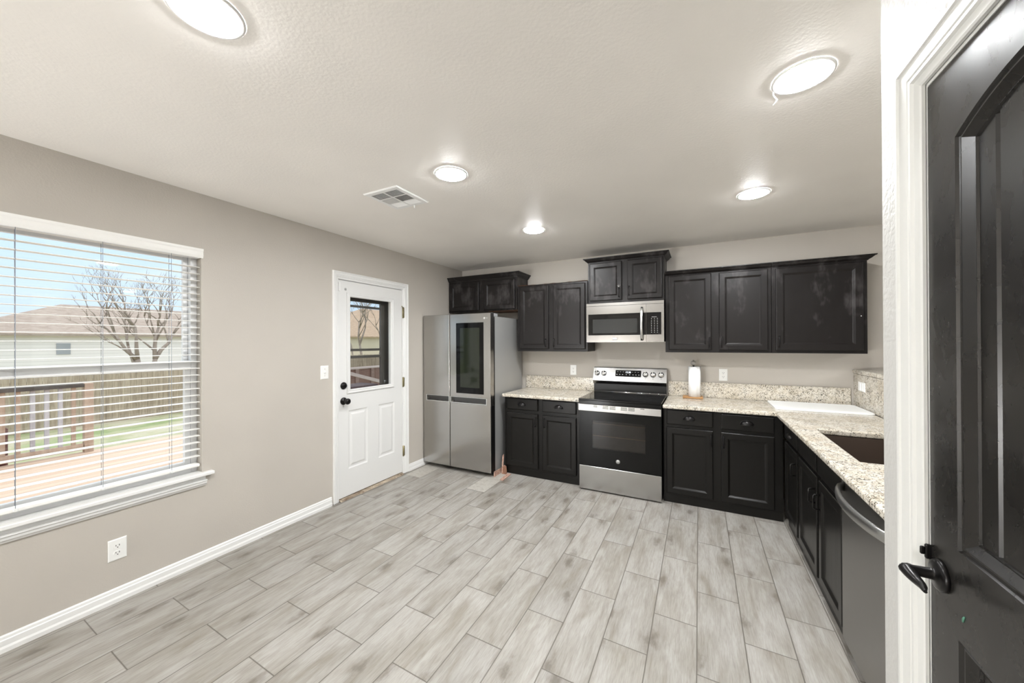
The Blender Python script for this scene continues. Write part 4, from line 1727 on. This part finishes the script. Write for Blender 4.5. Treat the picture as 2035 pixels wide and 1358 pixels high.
# ------------------------------------------------------------------ scraps on the floor by the fridge
sc_grp = 'reddish card scraps on the floor'
m = MB()
m.rings([[(.955, y0, z0) for y0, z0 in ((-.795, .002), (-.640, .002), (-.632, .052), (-.790, .058))], [(.962, y0, z0) for y0, z0 in ((-.795, .002), (-.640, .002), (-.632, .052), (-.790, .058))]])
tag(m.build('card_strip', PAPERBOX), 'reddish printed strip standing on edge along the fridge side', 'card strip', sc_grp)
m = MB()
a, b_ = Vector((1.060, -.835, .001)), Vector((1.055, -.640, .001))
m.rings([[(1.056, -.842, .001), (1.094, -.842, .001), (1.086, -.645, .001), (1.044, -.645, .001)], [(1.056, -.842, .010), (1.094, -.842, .008), (1.086, -.645, .010), (1.044, -.645, .012)]])
tag(m.build('card_strip', PAPERBOX), 'reddish printed strip lying flat on the floor before the cabinet', 'card strip', sc_grp)
m = MB()
m.rings([[(.975, -.660, .001), (.990, -.660, .001), (.990, -.646, .001), (.975, -.646, .001)], [(.972, -.640, .12), (.988, -.640, .12), (.988, -.630, .12), (.972, -.630, .12)], [(.970, -.628, .185), (.985, -.626, .205), (.985, -.618, .205), (.970, -.620, .185)]])
tag(m.build('card_strip', PAPERBOX), 'thin reddish strip standing upright in the gap beside the cabinet', 'card strip', sc_grp)
m = MB()
m.rings([[(.994, -.668, .001), (1.030, -.664, .001), (1.032, -.634, .001), (.996, -.636, .001)], [(.996, -.664, .075), (1.020, -.662, .090), (1.024, -.634, .080), (.998, -.636, .092)]])
tag(m.build('wood_chunk', RAWBOX), 'broken brown wood chunk at the foot of the cabinet corner', 'wood scrap')

# ------------------------------------------------------------------ outside
gr_ = MB().box(-60, -.15, -40, 60, -1.35, -1.05).build('lawn', LAWN)
struct(gr_, 'patchy winter lawn outside', 'lawn')
dk = MB()
dk.box(-4.98, -.145, -9.0, 1.2, -.14, -.10)
dk.box(-4.98, -4.94, -9.0, 1.2, -1.05, -.14)
struct(dk.build('deck', DECK), 'pinkish wooden deck outside the window', 'deck')

ra = thing('deck_railing', 'wooden deck railing with pale balusters seen through the blind', 'railing', (-4.93, -2.8, -.1))
m = MB()
m.box(-4.975, -4.885, -2.345, -2.255, -.0995, .888, .004)
m.build('rail_post', DECKW, ra, 'square tan end post')
m = MB()
m.box(-4.99, -4.87, -7.0, -2.35, .838, .890, .004)
m.build('rail_cap', DARKW, ra, 'dark flat rail cap')
m = MB()
m.box(-4.96, -4.90, -7.0, -2.35, -.06, .03, .004)
m.build('bottom_rail', DECKW, ra)
y = -2.44
k = 0
while y > -4.4:
    m = MB()
    m.box(-4.95, -4.91, y - .02, y + .02, .03, .838, .003)
    m.build('baluster', GREYW if k in (1, 2, 3) else DECKW, ra)
    y -= .118
    k += 1
m = MB()
m.box(-5.60, -5.15, -4.1, -2.95, -1.0485, .36, .02)
tag(m.build('storage_bin', REDBOX), 'dark reddish storage bin behind the deck railing', 'bin')

# door-side furniture of the deck
wk = thing('wicker_screen', 'low brown woven panel with a pale top rail seen through the door', 'screen panel', (-5.0, 2.9, -1.05))
MB().box(-5.05, -5.0, 1.4, 4.6, -1.0485, .77).build('woven_panel', WICKER, wk)
MB().box(-5.08, -4.97, 1.4, 4.6, .77, .82, .004).build('top_rail', wood('pale_rail', lin(214, 196, 184), lin(232, 218, 208)), wk)
for i, yy in enumerate((1.9, 2.4, 2.9, 3.4, 3.9)):
    MB().box(-4.998, -4.968, yy - .05, yy + .05, -1.0485, .77).build('slat', wood('slat_wood', lin(150, 124, 112), lin(176, 150, 136)) if i == 0 else bpy.data.materials['slat_wood'], wk)
m = MB()
m.rings([[(-4.30, 1.55, .72), (-4.30, 1.55, .80), (-4.24, 1.55, .80), (-4.24, 1.55, .72)], [(-4.30, 3.1, .26), (-4.30, 3.1, .34), (-4.24, 3.1, .34), (-4.24, 3.1, .26)]])
m.box(-4.30, -4.24, 1.46, 1.56, -1.0485, .80)
tag(m.build('stair_rail', bpy.data.materials['pale_rail']), 'pale sloping stair rail low in the door glass', 'stair rail')
m = MB()
m.box(-3.4, -2.9, .30, 1.18, -.0995, .62, .01)
tag(m.build('deck_box', mat('dark_brown_box', lin(82, 62, 60), .6)), 'dark brown deck box at the bottom of the door glass', 'deck box')

fc = thing('board_fence', 'weathered vertical board fence across the yard', 'fence', (-13.9, 2, -1.05))
m = MB()
random.seed(11)
y = -16.0
while y < 22:
    t_ = random.uniform(-.01, .015)
    m.box(-13.92 + random.uniform(-.008, .008), -13.90, y + .002, y + .136, -1.049, .80 + t_)
    y += .14
m.build('fence_boards', FENCE, fc)
m = MB()
for z in (-.7, .3):
    m.box(-13.96, -13.93, -16, 22, z, z + .09)
m.build('fence_rail', FENCE, fc)


def bare_tree(name, label, x, y, z0, h, spread, seed, trunks):
    rnd = random.Random(seed)
    o = thing(name, label, 'tree', (x, y, z0), 'bare trees beyond the fence')
    mt_ = MB()
    mb_ = MB()

    def grow(p, d, L, r, lvl):
        pts = [p]
        rr_ = [r]
        dd_ = d.copy()
        q = p.copy()
        for s in range(3):
            dd_ = (dd_ + Vector((rnd.uniform(-.2, .2), rnd.uniform(-.28, .28), rnd.uniform(-.05, .2)))).normalized()
            q = q + dd_ * L / 3
            pts.append(q.copy())
            rr_.append(r * (1 - .17 * (s + 1)))
        (mt_ if lvl == 0 else mb_).tube(pts, rr_, 6 if lvl < 2 else 4)
        if lvl >= 6:
            return
        nb = 3 if lvl < 3 else 2
        for k in range(nb):
            base = pts[-1] if k < 2 else pts[2]
            nd = (dd_ + Vector((rnd.uniform(-.6, .6), rnd.uniform(-1, 1) * spread, rnd.uniform(-.15, .45)))).normalized()
            grow(base, nd, L * rnd.uniform(.62, .80), max(.0045, r * rnd.uniform(.46, .58)), lvl + 1)
    for dy, ddir, r in trunks:
        grow(Vector((x, y + dy, z0 + .002)), Vector(ddir).normalized(), h * .36, r, 0)
    mt_.build('trunk', BARK, o)
    mb_.build('branches', BARK, o)
    return o


bare_tree('bare_tree', 'bare branching tree behind the fence seen through the window', -18, 2.62, -1.05, 5.2, .62, 21, [(-.16, (0, -.12, 1), .17), (.14, (0, .2, 1), .16)])
bare_tree('bare_tree', 'slender bare tree seen through the glass of the white door', -17.0, 13.4, -1.05, 7.0, .55, 4, [(0, (0, .08, 1), .13), (.5, (0, .16, 1), .09), (-1.2, (0, .05, 1), .08)])


def house(name, label, x0, x1, y0, y1, ze, zr, wallm, roofm, y_r0, y_r1):
    o = thing(name, label, 'house', ((x0 + x1) / 2, (y0 + y1) / 2, -1.05), 'neighbouring houses')
    MB().box(x0, x1, y0, y1, -1.049, ze).build('house_wall', wallm, o)
    mm = MB()
    ov = .35
    xm = (x0 + x1) / 2
    base = [(x0 - ov, y0 - ov, ze), (x1 + ov, y0 - ov, ze), (x1 + ov, y1 + ov, ze), (x0 - ov, y1 + ov, ze)]
    topp = [(xm - .01, y_r0, zr), (xm + .01, y_r0, zr), (xm + .01, y_r1, zr), (xm - .01, y_r1, zr)]
    b0 = [(p[0], p[1], p[2] - .12) for p in base]
    mm.rings([b0, base, topp])
    mm.build('roof', roofm, o)
    return o


hs = house('neighbour_house', 'white-sided house with a brown hip roof behind the fence', -36, -28, -1.0, 13.0, 2.02, 3.92, SIDING, ROOF, 3.1, 9.0)
MB().box(-33, -28, -12, -1.0, -1.049, 2.02).build('garage_wall', SIDING, hs)
m = MB()
m.rings([[(-33.3, y, 1.90), (-27.65, y, 1.90), (-27.65, y, 2.02), (-30.2, y, 2.99), (-30.7, y, 2.99), (-33.3, y, 2.02)] for y in (-12.3, 0.2)])
m.build('garage_roof', ROOF, hs)
m = MB()
m.box(-27.999, -27.96, 2.1, 2.6, 0.9, 1.5)
m.build('meter_box', mat('grey_meter', lin(170, 170, 175), .5), hs)
house('neighbour_house', 'tan house with a rising roof seen through the white door', -38, -28, 19.5, 42.0, 2.15, 5.6, TANWALL, ROOF2, 26.5, 36.0)
